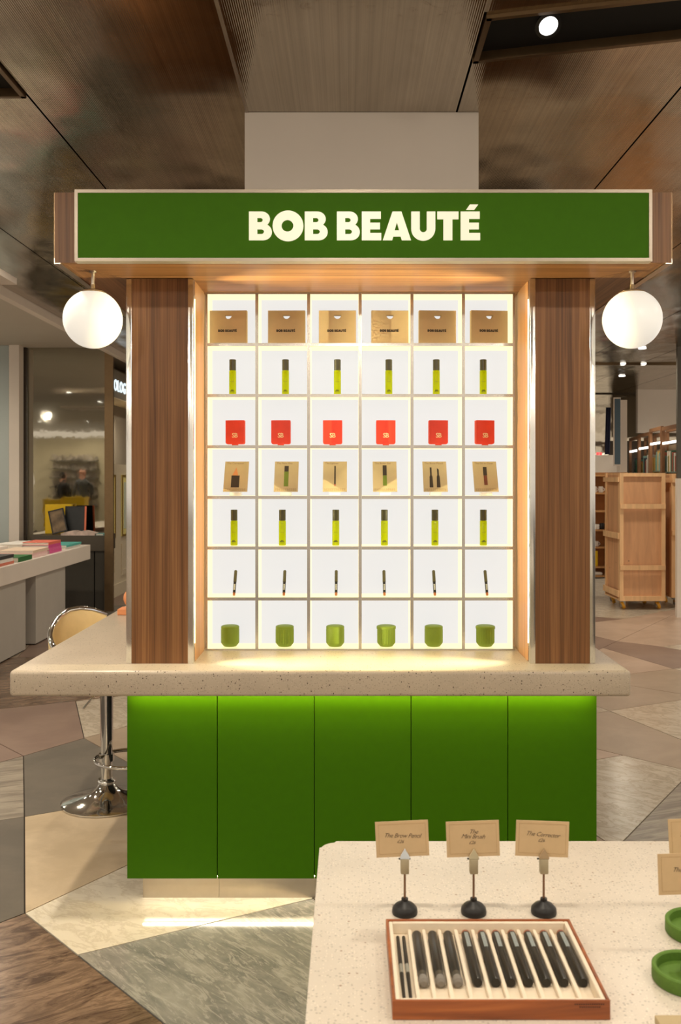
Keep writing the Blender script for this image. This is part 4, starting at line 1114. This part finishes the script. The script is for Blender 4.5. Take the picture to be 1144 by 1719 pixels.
lo = bpy.data.objects.new('shop_beam', ld); COL.objects.link(lo); lo.parent = shop; lo.location = Vector((XW - 0.1, 12.9, 2.52)) - shop.location
lw_ = emitter('cool_lit_letters', (0.80, 0.93, 1.0), 1.1)
lpart('letters', text_mesh('OLOGY', 0.215, lw_, 0.012, align='LEFT', spacing=1.05), shop, Vector((XW + 0.008, 12.0, zpx(656, 12.1))) - shop.location, (PI / 2, 0, PI / 2))
for y0_, y1_ in ((11.6, 12.06), (12.40, 13.1)):
    zz0, zz1 = zpx(903, 12.1), zpx(797, 12.1)
    d = part('glass_door', MB().box(XW + 0.0005, XW + 0.012, y0_, y1_, zz0, zz1), plain('lit_cabinet_yellow', (226, 214, 140), 0.3), shop)
    part('gilt_frame', MB().box(XW + 0.0122, XW + 0.02, y0_, y0_ + 0.04, zz0, zz1).box(XW + 0.0122, XW + 0.02, y1_ - 0.04, y1_, zz0, zz1).box(XW + 0.0122, XW + 0.02, y0_ + 0.04, y1_ - 0.04, zz0, zz0 + 0.025).box(XW + 0.0122, XW + 0.02, y0_ + 0.04, y1_ - 0.04, zz1 - 0.025, zz1), goldm, d)
    part('glass_pane', MB().box(XW + 0.0122, XW + 0.016, y0_ + 0.1, y1_ - 0.1, zz0 + 0.1, zz1 - 0.1), plain('pale_glass', (206, 214, 196), 0.1), d)
    part('moulding', MB().box(XW + 0.0005, XW + 0.014, y0_, y1_, 0.25, 0.32).box(XW + 0.0005, XW + 0.014, y0_, y0_ + 0.05, 0.32, zz0 - 0.1).box(XW + 0.0005, XW + 0.014, y1_ - 0.05, y1_, 0.32, zz0 - 0.1), cabw, shop)

# what the bronze mirror shows: a magazine rack, yellow plinths and two people behind the camera to the left
rk = thing('magazine_rack', 'pale wall rack with rows of magazines, seen reflected in the bronze mirror', 'rack', (-8.0, -4.3, 0))
part('rack_back', MB().box(-9.3, -6.9, -4.5, -4.45, 0, 2.75), plain('rack_cream', (226, 216, 188), 0.7), rk)
for k in range(6):
    z = 0.75 + 0.26 * k
    part('rack_shelf', MB().box(-8.7, -7.35, -4.449, -4.2, z, z + 0.03), plain('rack_dark', (92, 86, 78), 0.6), rk)
    mg = MB()
    for j in range(12): mg.box(-8.68 + j * 0.11, -8.68 + j * 0.11 + random.uniform(0.07, 0.1), -4.4, -4.36, z + 0.0305, z + random.uniform(0.17, 0.21))
    part('magazines', mg, plain('magazine_mix', (206, 196, 184), 0.6, 0, 0.5, 6), rk)
for k, (x0, x1, y0, h, lab) in enumerate(((-8.35, -7.85, -2.6, 1.0, 'left'), (-7.8, -7.2, -2.5, 1.06, 'right'))):
    solo('yellow_plinth', MB().box(x0, x1, y0 - 0.4, y0, 0.0003, h, 0.004, 1), yel, f'{lab} of two yellow plinths seen reflected in the bronze mirror', 'plinth', loc=((x0 + x1) / 2, y0 - 0.2, 0.0003))

def person(x, y, face, label, top_c, leg_c, skin_c, hair_c, bald, h):
    """standing figure grown on a skeleton with Skin + Subdivision; faces along angle `face` (0 = +y)"""
    k = h / 1.78
    V = []; E = []; R = []
    def add(p, r, par=None):
        V.append(tuple(c * k for c in p)); R.append(r * k)
        if par is not None: E.append((par, len(V) - 1))
        return len(V) - 1
    pel = add((0, 0, 0.95), 0.125); wa = add((0, 0.01, 1.10), 0.115, pel); ch = add((0, 0.0, 1.30), 0.135, wa); nk0 = add((0, -0.005, 1.44), 0.075, ch)
    nk = add((0, 0.005, 1.52), 0.052, nk0); hd0 = add((0, 0.025, 1.60), 0.072, nk); hd1 = add((0, 0.02, 1.68), 0.085, hd0); hd2 = add((0, 0.005, 1.745), 0.060, hd1)
    add((0, 0.112, 1.635), 0.012, hd0)
    for s in (-1, 1):
        add((s * 0.088, 0.0, 1.64), 0.012, hd1)
        hp = add((s * 0.095, 0, 0.88), 0.09, pel); kn = add((s * 0.10, 0.015, 0.49), 0.058, hp); an = add((s * 0.105, -0.02, 0.09), 0.042, kn)
        he = add((s * 0.107, -0.03, 0.045), 0.042, an); add((s * 0.115, 0.15, 0.035), 0.034, he)
        sh = add((s * 0.185, -0.005, 1.41), 0.062, ch); el = add((s * 0.235, 0.0, 1.12), 0.046, sh); wr = add((s * 0.20, 0.16, 0.98), 0.030, el)
        pm = add((s * 0.185, 0.225, 0.955), 0.032, wr)
        for j, (dx, L) in enumerate(((-0.024, 0.07), (-0.008, 0.08), (0.008, 0.075), (0.024, 0.06))):
            f1 = add((s * 0.185 + dx, 0.26, 0.95), 0.009, pm); f2 = add((s * 0.185 + dx, 0.26 + L * 0.5, 0.935), 0.0085, f1); add((s * 0.185 + dx, 0.26 + L * 0.8, 0.905), 0.007, f2)
        t1 = add((s * 0.185 - s * 0.034, 0.23, 0.965), 0.010, pm); add((s * 0.185 - s * 0.046, 0.265, 0.955), 0.008, t1)
    me = bpy.data.meshes.new('person'); me.from_pydata(V, E, [])
    o = bpy.data.objects.new('person', me); COL.objects.link(o)
    md = o.modifiers.new('skin', 'SKIN')
    for i, sv in enumerate(me.skin_vertices[0].data):
        sv.radius = (R[i], R[i]); sv.use_root = (i == 0)
    sv = me.skin_vertices[0].data
    for i, f in ((0, 1.25), (1, 1.25), (2, 1.3), (3, 1.3)): sv[i].radius = (R[i] * f, R[i] * 0.85)
    sb = o.modifiers.new('sub', 'SUBSURF'); sb.levels = 2; sb.render_levels = 2
    dg = bpy.context.evaluated_depsgraph_get()
    m2 = bpy.data.meshes.new_from_object(o.evaluated_get(dg)); o.modifiers.clear(); o.data = m2; m2.name = 'person'
    bpy.data.meshes.remove(me)
    zmin = min(v.co.z for v in m2.vertices); m2.transform(Matrix.Translation((0, 0, -zmin)))
    m2.materials.clear()
    for nme, c in (('top', top_c), ('trousers', leg_c), ('skin', skin_c), ('hair', hair_c), ('shoe', (30, 26, 24))): m2.materials.append(plain('person_%s_%d_%d_%d' % (nme, *c), c, 0.75))
    for p in m2.polygons:
        c = p.center / k; p.use_smooth = True
        if c.z < 0.085: i = 4
        elif c.z < 0.93 and not (c.y > 0.13 or abs(c.x) > 0.21): i = 1
        elif c.z > 1.49: i = 3 if (not bald and (c.y < 0.02 and c.z > 1.56 or c.z > 1.72)) else 2
        elif c.y > 0.17 and c.z < 1.02: i = 2
        else: i = 0
        p.material_index = i
    o.location = (x, y, 0.0005); o.rotation_euler = (0, 0, face)
    tag(o, label, 'person')
    for s in (-1, 1):
        e = MB().lathe([(0, -0.011)] + [(0.011 * math.sin(PI * q / 8), -0.011 * math.cos(PI * q / 8)) for q in range(1, 8)] + [(0, 0.011)], (s * 0.032 * k, 0.098 * k, 1.665 * k - zmin), 12).mesh('eye', plain('eye_dark', (40, 34, 30), 0.2), True)
        lpart('eye', e, o)
    lpart('mouth', MB().box(-0.024 * k, 0.024 * k, 0.085 * k, 0.1 * k, 1.585 * k - zmin, 1.592 * k - zmin, 0.003, 1).mesh('mouth', plain('lip', (150, 84, 74), 0.5)), o)
    return o
person(-7.52, -3.45, PI - 0.25, 'bald person in a grey jacket seen from behind, reflected in the bronze mirror', (96, 100, 106), (52, 52, 58), (222, 164, 142), (90, 70, 60), True, 1.84)
person(-8.08, -3.40, PI + 0.5, 'dark haired person in black looking down, reflected in the bronze mirror', (24, 22, 24), (30, 30, 34), (210, 156, 132), (30, 24, 22), False, 1.74)

# ------------------------------------------------------------------ right background: crates, mug shelf, pillar, book cases
ply = None
def plywood(name, rgb, knots=True):
    t = NT(name); b = lin(rgb)
    n = t.noise(t.pos((14, 14, 1.6)), 1.0, 4, 0.55, 0.8)
    c = t.ramp(n, [(0.3, tuple(v * 0.84 for v in b)), (0.7, tuple(min(1, v * 1.1) for v in b))])
    if knots:
        vo = t.new('ShaderNodeTexVoronoi'); vo.inputs['Scale'].default_value = 9; t.link(t.pos(), vo.inputs['Vector'])
        k = t.ramp(vo.outputs['Distance'], [(0.05, (1, 1, 1)), (0.09, (0, 0, 0))])
        c = t.mix(k, c, tuple(v * 0.35 for v in b))
    t.set(Base_Color=c, Roughness=0.6); return t.m
ply = plywood('plywood_sheet', (206, 156, 114)); pine = plywood('pine_batten', (226, 184, 136), False)
wheel_m = plain('orange_wheel', (206, 148, 30), 0.5)
def crate(x0, x1, y0, y1, z0, z1, label, casters, rails_f, rails_s):
    t = thing('wooden_crate', label, 'crate', ((x0 + x1) / 2, (y0 + y1) / 2, 0), 'wheeled wooden crates')
    e = 0.022; s = 0.045
    part('panel', MB().box(x0 + e, x1 - e, y0 + e, y0 + e + 0.012, z0 + 0.02, z1 - 0.02), ply, t)
    part('panel', MB().box(x0 + e, x0 + e + 0.012, y0 + e + 0.0122, y1 - e, z0 + 0.02, z1 - 0.02), ply, t)
    part('panel', MB().box(x1 - e - 0.012, x1 - e, y0 + e + 0.0122, y1 - e, z0 + 0.02, z1 - 0.02), ply, t)
    part('panel', MB().box(x0 + e + 0.0122, x1 - e - 0.0122, y1 - e - 0.012, y1 - e, z0 + 0.02, z1 - 0.02), ply, t)
    part('lid', MB().box(x0 + e, x1 - e, y0 + e, y1 - e, z1 - 0.0195, z1), pine, t)
    part('floor_board', MB().box(x0, x1, y0 + 0.023, y1, z0, z0 + 0.0195), pine, t)
    for xa in (x0, x1 - s): part('batten', MB().box(xa, xa + s, y0, y0 + e - 0.0003, z0, z1), pine, t)
    for za, zb_ in rails_f: part('batten', MB().box(x0 + (s if za < z0 + 0.01 or zb_ > z1 - 0.01 else 0.004), x1 - (s if za < z0 + 0.01 or zb_ > z1 - 0.01 else 0.004), y0 - (0 if za < z0 + 0.01 or zb_ > z1 - 0.01 else 0.018), y0 + (e - 0.0003 if za < z0 + 0.01 or zb_ > z1 - 0.01 else -0.0003), za, zb_), pine, t)
    for ya in (y0 + e, y1 - s): part('batten', MB().box(x0, x0 + e - 0.0003, ya, ya + s, z0 + 0.02, z1), pine, t)
    for za, zb_ in rails_s: part('batten', MB().box(x0 - 0.02, x0 - 0.0003, y0 + 0.01, y1 + 0.01, za, zb_), pine, t)
    for wx, wy in casters:
        c = thing('caster', None, None, (0, 0, 0)); c.parent = t
        c.location = Vector((wx, wy, 0)) - t.location
        r = 0.049
        w = MB().lathe([(0, -0.016), (r - 0.004, -0.016), (r, -0.011), (r, 0.011), (r - 0.004, 0.016), (0, 0.016)], (0, 0, 0), 28)
        me = w.mesh('wheel', wheel_m, True); me.transform(Matrix.Translation((0, 0, r + 0.0003)) @ Matrix.Rotation(math.radians(68), 4, 'Y') @ Matrix.Rotation(0, 4, 'X'))
        zmin = min(v.co.z for v in me.vertices); me.transform(Matrix.Translation((0, 0, 0.0003 - zmin)))
        lpart('wheel', me, c)
        lpart('fork', MB().box(-0.03, 0.03, 0.018, 0.022, 0.03, 0.1).box(-0.03, 0.03, -0.022, -0.018, 0.03, 0.1).box(-0.045, 0.045, -0.04, 0.04, 0.1, z0 - 0.0005).mesh('fork', plain('zinc', (150, 150, 148), 0.35, 0.7)), c)
    return t
def z142(y): return H - (y - CY) / 142.6
crate(3.184, 3.724, 10.87, 11.50, z142(1009), z142(794), 'large wooden crate on orange casters at right, front crate of two', [(3.24, 10.95), (3.66, 10.95), (3.26, 11.42), (3.64, 11.42)],
      [(z142(1009), z142(1001)), (z142(957), z142(949)), (z142(854), z142(846)), (z142(800), z142(794))], [(z142(1002), z142(992)), (z142(905), z142(895)), (z142(809), z142(801))])
crate(3.84, 4.02, 11.0, 11.6, z142(1006), z142(795), 'narrow wooden crate on casters partly hidden behind the larger crate', [(3.93, 11.1), (3.93, 11.5)],
      [(z142(1006), z142(996)), (z142(900), z142(892)), (z142(810), z142(802))], [(z142(810), z142(802))])

# mug shelf
ms = thing('mug_shelf', 'wooden shelf unit holding mugs between the right column and the crate', 'shelf', (3.2, 12.1, 0))
D_ = 12.0
oak = plywood('oak_shelf', (196, 146, 92), False)
part('back_board', MB().box(3.0, 3.6, 12.22, 12.24, 0.28, zpx(793, D_)), plywood('oak_back', (178, 124, 72), False), ms)
part('side_board', MB().box(2.98, 3.0, 12.0, 12.24, 0.0, zpx(793, D_)), oak, ms)
part('side_board', MB().box(3.6, 3.62, 12.0, 12.24, 0.0, zpx(793, D_)), oak, ms)
SH = [zpx(v, D_) for v in (797, 827, 857, 889, 918, 951, 966)]
for z in SH: part('shelf_board', MB().box(3.0005, 3.5995, 12.0, 12.2195, z - 0.022, z), oak, ms)
ceramic = plain('white_ceramic', (224, 218, 208), 0.25); enamel = plain('black_ceramic', (38, 34, 32), 0.3)
def mug(px, py_shelf, mat, label, r=0.04, h=0.085):
    z = zpx(py_shelf, D_); x = P(px, 0, D_).x; y = 12.08
    t = thing('mug', label, 'mug', (x, y, z), 'mugs on the wooden shelf')
    part('cup', MB().lathe([(0, 0.0003), (r * 0.9, 0.0003), (r, 0.005), (r, h), (r - 0.004, h), (r - 0.004, 0.006), (0, 0.006)], (x, y, z), 24), mat, t, True)
    part('handle', MB().tube([(x + r + 0.022 * math.sin(PI * k / 10) * 1.0 - 0.002, y, z + h * 0.2 + h * 0.6 * k / 10) for k in range(11)], 0.005, 8), mat, t, True)
mug(1001, 827, ceramic, 'white mug on the second shelf, next to the chrome column edge', 0.032, 0.08)
mug(1012, 827, ceramic, 'white mug on the second shelf, next to the crate', 0.03, 0.08)
mug(1004, 889, ceramic, 'white mug on the fourth shelf of the mug shelf', 0.042, 0.065)
mug(1014, 889, enamel, 'black mug on the fourth shelf, half hidden by the crate', 0.03, 0.08)
mug(1003, 918, ceramic, 'white mug on the fifth shelf of the mug shelf', 0.04, 0.07)
solo('yellow_carton', MB().box(P(1000, 0, D_).x, P(1005, 0, D_).x, 12.02, 12.1, SH[5] + 0.0003, SH[5] + 0.2, 0.002, 1), yel, 'tall yellow carton on the lower mug shelf', 'carton', loc=(P(1002, 0, D_).x, 12.06, SH[5] + 0.0003))
solo('folded_cloth', MB().box(P(1001, 0, D_).x, P(1013, 0, D_).x, 12.02, 12.18, SH[6] + 0.0003, SH[6] + 0.04, 0.012, 3), ceramic, 'folded white cloth on the lowest mug shelf', 'cloth', smooth=True, loc=(P(1007, 0, D_).x, 12.1, SH[6] + 0.0003))

# white pillar with a screen
pl = struct('wall_right_pillar', MB().box(P(1041, 0, 12.6).x, P(1053.5, 0, 12.6).x, 12.6, 12.75, 0, 2.62), white_lam, 'slim white pillar behind the crate')
scr = thing('wall_screen', 'tall blue grey screen panel fixed to the white pillar', 'screen', P(1037, 782, 12.5))
zs0, zs1 = zpx(782, 12.5), zpx(667, 12.5)
xa, xb = P(1031, 0, 12.5).x, P(1043, 0, 12.5).x
part('bezel', MB().box(xa, xb, 12.50, 12.53, zs0, zs1, 0.003, 1), white_lam, scr)
part('display', MB().box(xa + 0.012, xb - 0.008, 12.494, 12.4995, zs0 + 0.02, zs1 - 0.02), plain('blue_grey_screen', (92, 112, 126), 0.15, 0, 0.06, 3), scr)
part('mount', MB().box(xb - 0.03, xb - 0.005, 12.5305, 12.5995, zs0 + 0.3, zs1 - 0.3), black_m, scr)
# low white counter and dark drape further back
solo('service_counter', MB().box(3.3, 4.35, 14.6, 15.2, 0.0, zpx(764, 14.6)), white_lam, 'pale service counter behind the white pillar', 'counter', loc=(3.8, 14.9, 0))
drp = MB(); n = 18
zd0, zd1 = zpx(763, 14.8) + 0.001, zpx(684, 14.8)
fr_ = []; 
for k in range(n + 1):
    u = k / n; x = P(1016, 0, 14.8).x + u * (P(1025, 0, 14.8).x - P(1016, 0, 14.8).x); dy = 0.015 * math.sin(u * 14)
    fr_.append([drp.bm.verts.new((x + s_, 14.8 + dy + d_, z_)) for s_, d_, z_ in ((0, 0, zd0), (0, 0.012, zd0), (0.02, 0.012, zd1), (0.02, 0, zd1))])
for A, B in zip(fr_, fr_[1:]):
    for q in range(4): drp.bm.faces.new((A[q], A[(q + 1) % 4], B[(q + 1) % 4], B[q]))
drp.bm.faces.new(fr_[0]); drp.bm.faces.new(fr_[-1][::-1])
solo('navy_banner', drp, plain('navy_cloth', (34, 38, 62), 0.8), 'narrow navy cloth banner standing on the pale counter', 'banner', loc=(P(1020, 0, 14.8).x, 14.8, zd0))
for k, (px, lab) in enumerate(((1004, 'left'), (1009, 'right'))):
    z = zpx(764, 14.6); x = P(px, 0, 14.7).x
    solo('red_object', MB().lathe([(0, 0.0003), (0.02, 0.0003), (0.022, 0.02), (0.02, 0.045), (0, 0.05)], (x, 14.7, z), 16), emitter('red_glow', (1.0, 0.10, 0.10), 1.0) if k == 0 else bpy.data.materials['red_glow'], f'small glowing red object on the pale counter, the {lab} one', 'candle', 'small red objects', smooth=True, loc=(x, 14.7, z))  # small emissive red shape on the counter

# mirrored bulkhead at the end of the metal ceiling, right side
bh = thing('wall_bulkhead', 'crumpled bronze mirror panels below the far edge of the metal ceiling', None, (4.5, 13.9, 2.2), kind='structure')
for xa, xb in ((2.6, 3.55), (3.555, 4.5), (4.505, 5.45), (5.455, 7.9)):
    part('mirror_panel', MB().box(xa, xb, 16.0, 16.02, 1.62 if xa < 4.5 else 2.2, 3.0), bulk_m, bh)
struct('trim_5', MB().box(2.6, 7.9, 11.80, 11.84, CEIL - 0.02, CEIL), bronze_m, 'dark bronze strip across the ceiling at right')
for k, (px, lab) in enumerate(((1040, 'left'), (1074, 'right'))):
    D = F * (CEIL - H) / (CY - 613); x = P(px, 0, D).x
    solo('far_downlight', MB().lathe([(0, 0), (0.045, 0), (0.045, -0.01), (0.03, -0.02), (0, -0.022)], (x, D - 0.15, CEIL), 24), far_glow, f'small lit downlight in the far ceiling at right, the {lab} one', 'spotlight', 'far downlights', smooth=True, loc=(x, D - 0.15, CEIL))
struct('wall_painted_reflection', MB().box(4.75, 7.9, 15.2, 15.3, 2.30, CEIL - 0.001), white_paint, 'white panel above the book cases, painted for a whitish mirror reflection')  # whitish reflection of the mirrored wall put into white paint

# book cases in a row, running away from the camera on the right
COLS = [(36, 92, 64), (150, 42, 34), (196, 188, 172), (60, 110, 92), (212, 170, 90), (44, 50, 58), (170, 84, 60), (120, 150, 140), (226, 220, 206), (90, 40, 46)]
CNAME = dict(zip(COLS, ['dark green', 'dark red', 'off white', 'sea green', 'ochre', 'charcoal', 'rust', 'grey green', 'ivory', 'maroon']))
NTH = ORD + ['seventh', 'eighth', 'ninth', 'tenth', 'eleventh', 'twelfth', 'thirteenth', 'fourteenth', 'fifteenth', 'sixteenth', 'seventeenth', 'eighteenth', 'nineteenth', 'twentieth', 'twenty-first', 'twenty-second', 'twenty-third', 'twenty-fourth']
CASE = ['nearest', 'second', 'third', 'farthest']
def bookcase(p, q, ztop, label, lit):
    """open wooden frame from p to q (x, y); books face left towards the aisle"""
    (x0, y0), (x1, y1) = p, q
    d = Vector((x1 - x0, y1 - y0, 0)); L = d.length; d.normalize(); nrm = Vector((d.y, -d.x, 0))
    if nrm.x > 0: nrm = -nrm
    t = thing('bookcase', label, 'bookcase', (x0, y0, 0), 'tall wooden bookcases at right')
    o = Vector((x0, y0, 0)); Z = Vector((0, 0, 1)); dep = 0.28
    def bar(name, a, b, u, v, z0_, z1_, mat):
        c = o + d * ((a + b) / 2) - nrm * ((u + v) / 2) + Z * ((z0_ + z1_) / 2)
        return part(name, MB().obox(c, d, nrm, Z, (b - a) / 2, (v - u) / 2, (z1_ - z0_) / 2), mat, t)
    w = 0.045
    for a in (0, L - w):
        for u in (0, dep - 0.04): bar('post', a, a + w, u, u + 0.04, 0, ztop, oakd)
    bar('rail', w, L - w, 0, 0.04, ztop - 0.05, ztop, oakd); bar('rail', w, L - w, dep - 0.04, dep, ztop - 0.05, ztop, oakd)
    bar('back_panel', w, L - w, dep - 0.012, dep - 0.002, 0.2, ztop - 0.24, plain('shelf_backing', (128, 106, 78), 0.7))
    zs = [ztop - 0.62 - 0.34 * k for k in range(4)]
    for z in zs: bar('glass_shelf', w, L - w, 0.045, dep - 0.045, z - 0.012, z, plain('green_glass', (120, 150, 138), 0.1))
    if lit: bar('light_bar', w, L - w, 0.005, 0.03, ztop - 0.24, ztop - 0.21, lit_bar)
    return (o, d, nrm, w, L, zs)
oakd = plywood('bookcase_oak', (142, 100, 66), False)
lit_bar = emitter('shelf_light_bar', (1.0, 0.95, 0.86), 3.0)
cases = []
pts_ = [(1137.5, 12.0), (1110, 12.9), (1090, 13.75), (1071, 14.6), (1056, 15.5)]
wpos = [((px - CX) * D / F, D) for px, D in pts_]
nmz = ['nearest tall wooden bookcase at the right edge', 'second tall wooden bookcase from the right edge', 'third tall wooden bookcase from the right edge', 'farthest tall wooden bookcase beside the white pillar']
for k in range(4):
    p, q = wpos[k], wpos[k + 1]
    q2 = (q[0] + (p[0] - q[0]) * 0.03, q[1] + (p[1] - q[1]) * 0.03)
    o, d, nrm, w, L, zs = bookcase(p, q2, (2.26, 2.28, 2.24, 2.22)[k], nmz[k], True)
    for si in range(2):
        a = w + 0.02; n = 0
        while a < L - w - 0.06:
            bwid = random.uniform(0.035, 0.065); bhh = random.uniform(0.2, 0.29)
            if random.random() < 0.12: a += 0.05; continue
            rgb = random.choice(COLS)
            c = o + d * (a + bwid / 2) - nrm * 0.14 + Vector((0, 0, zs[si] + bhh / 2 + 0.0003))
            b = solo('book', MB().obox(c, d, nrm, Vector((0, 0, 1)), bwid / 2 - 0.001, 0.08, bhh / 2, 0.003), plain('spine_%d_%d_%d' % rgb, rgb, 0.5), f'{CNAME[rgb]} book, {NTH[n]} on the {["upper", "lower"][si]} shelf of the {CASE[k]} bookcase', 'book', 'books in the distant bookcases', loc=(c.x, c.y, zs[si]))
            a += bwid; n += 1

# grey column at the right frame edge
gc = struct('wall_edge_column', MB().box(P(1138, 0, 10.3).x, P(1138, 0, 10.3).x + 0.9, 10.3, 10.34, zpx(803, 10.3), CEIL - 0.001), plain('grey_column', (88, 84, 76), 0.4, 0.3), 'grey column at the right frame edge')
struct('wall_edge_plinth', MB().box(P(1137.5, 0, 10.28).x, P(1137.5, 0, 10.28).x + 0.95, 10.28, 10.34, 0, zpx(803, 10.3) - 0.001), white_lam, 'white plinth of the grey column at the right frame edge')
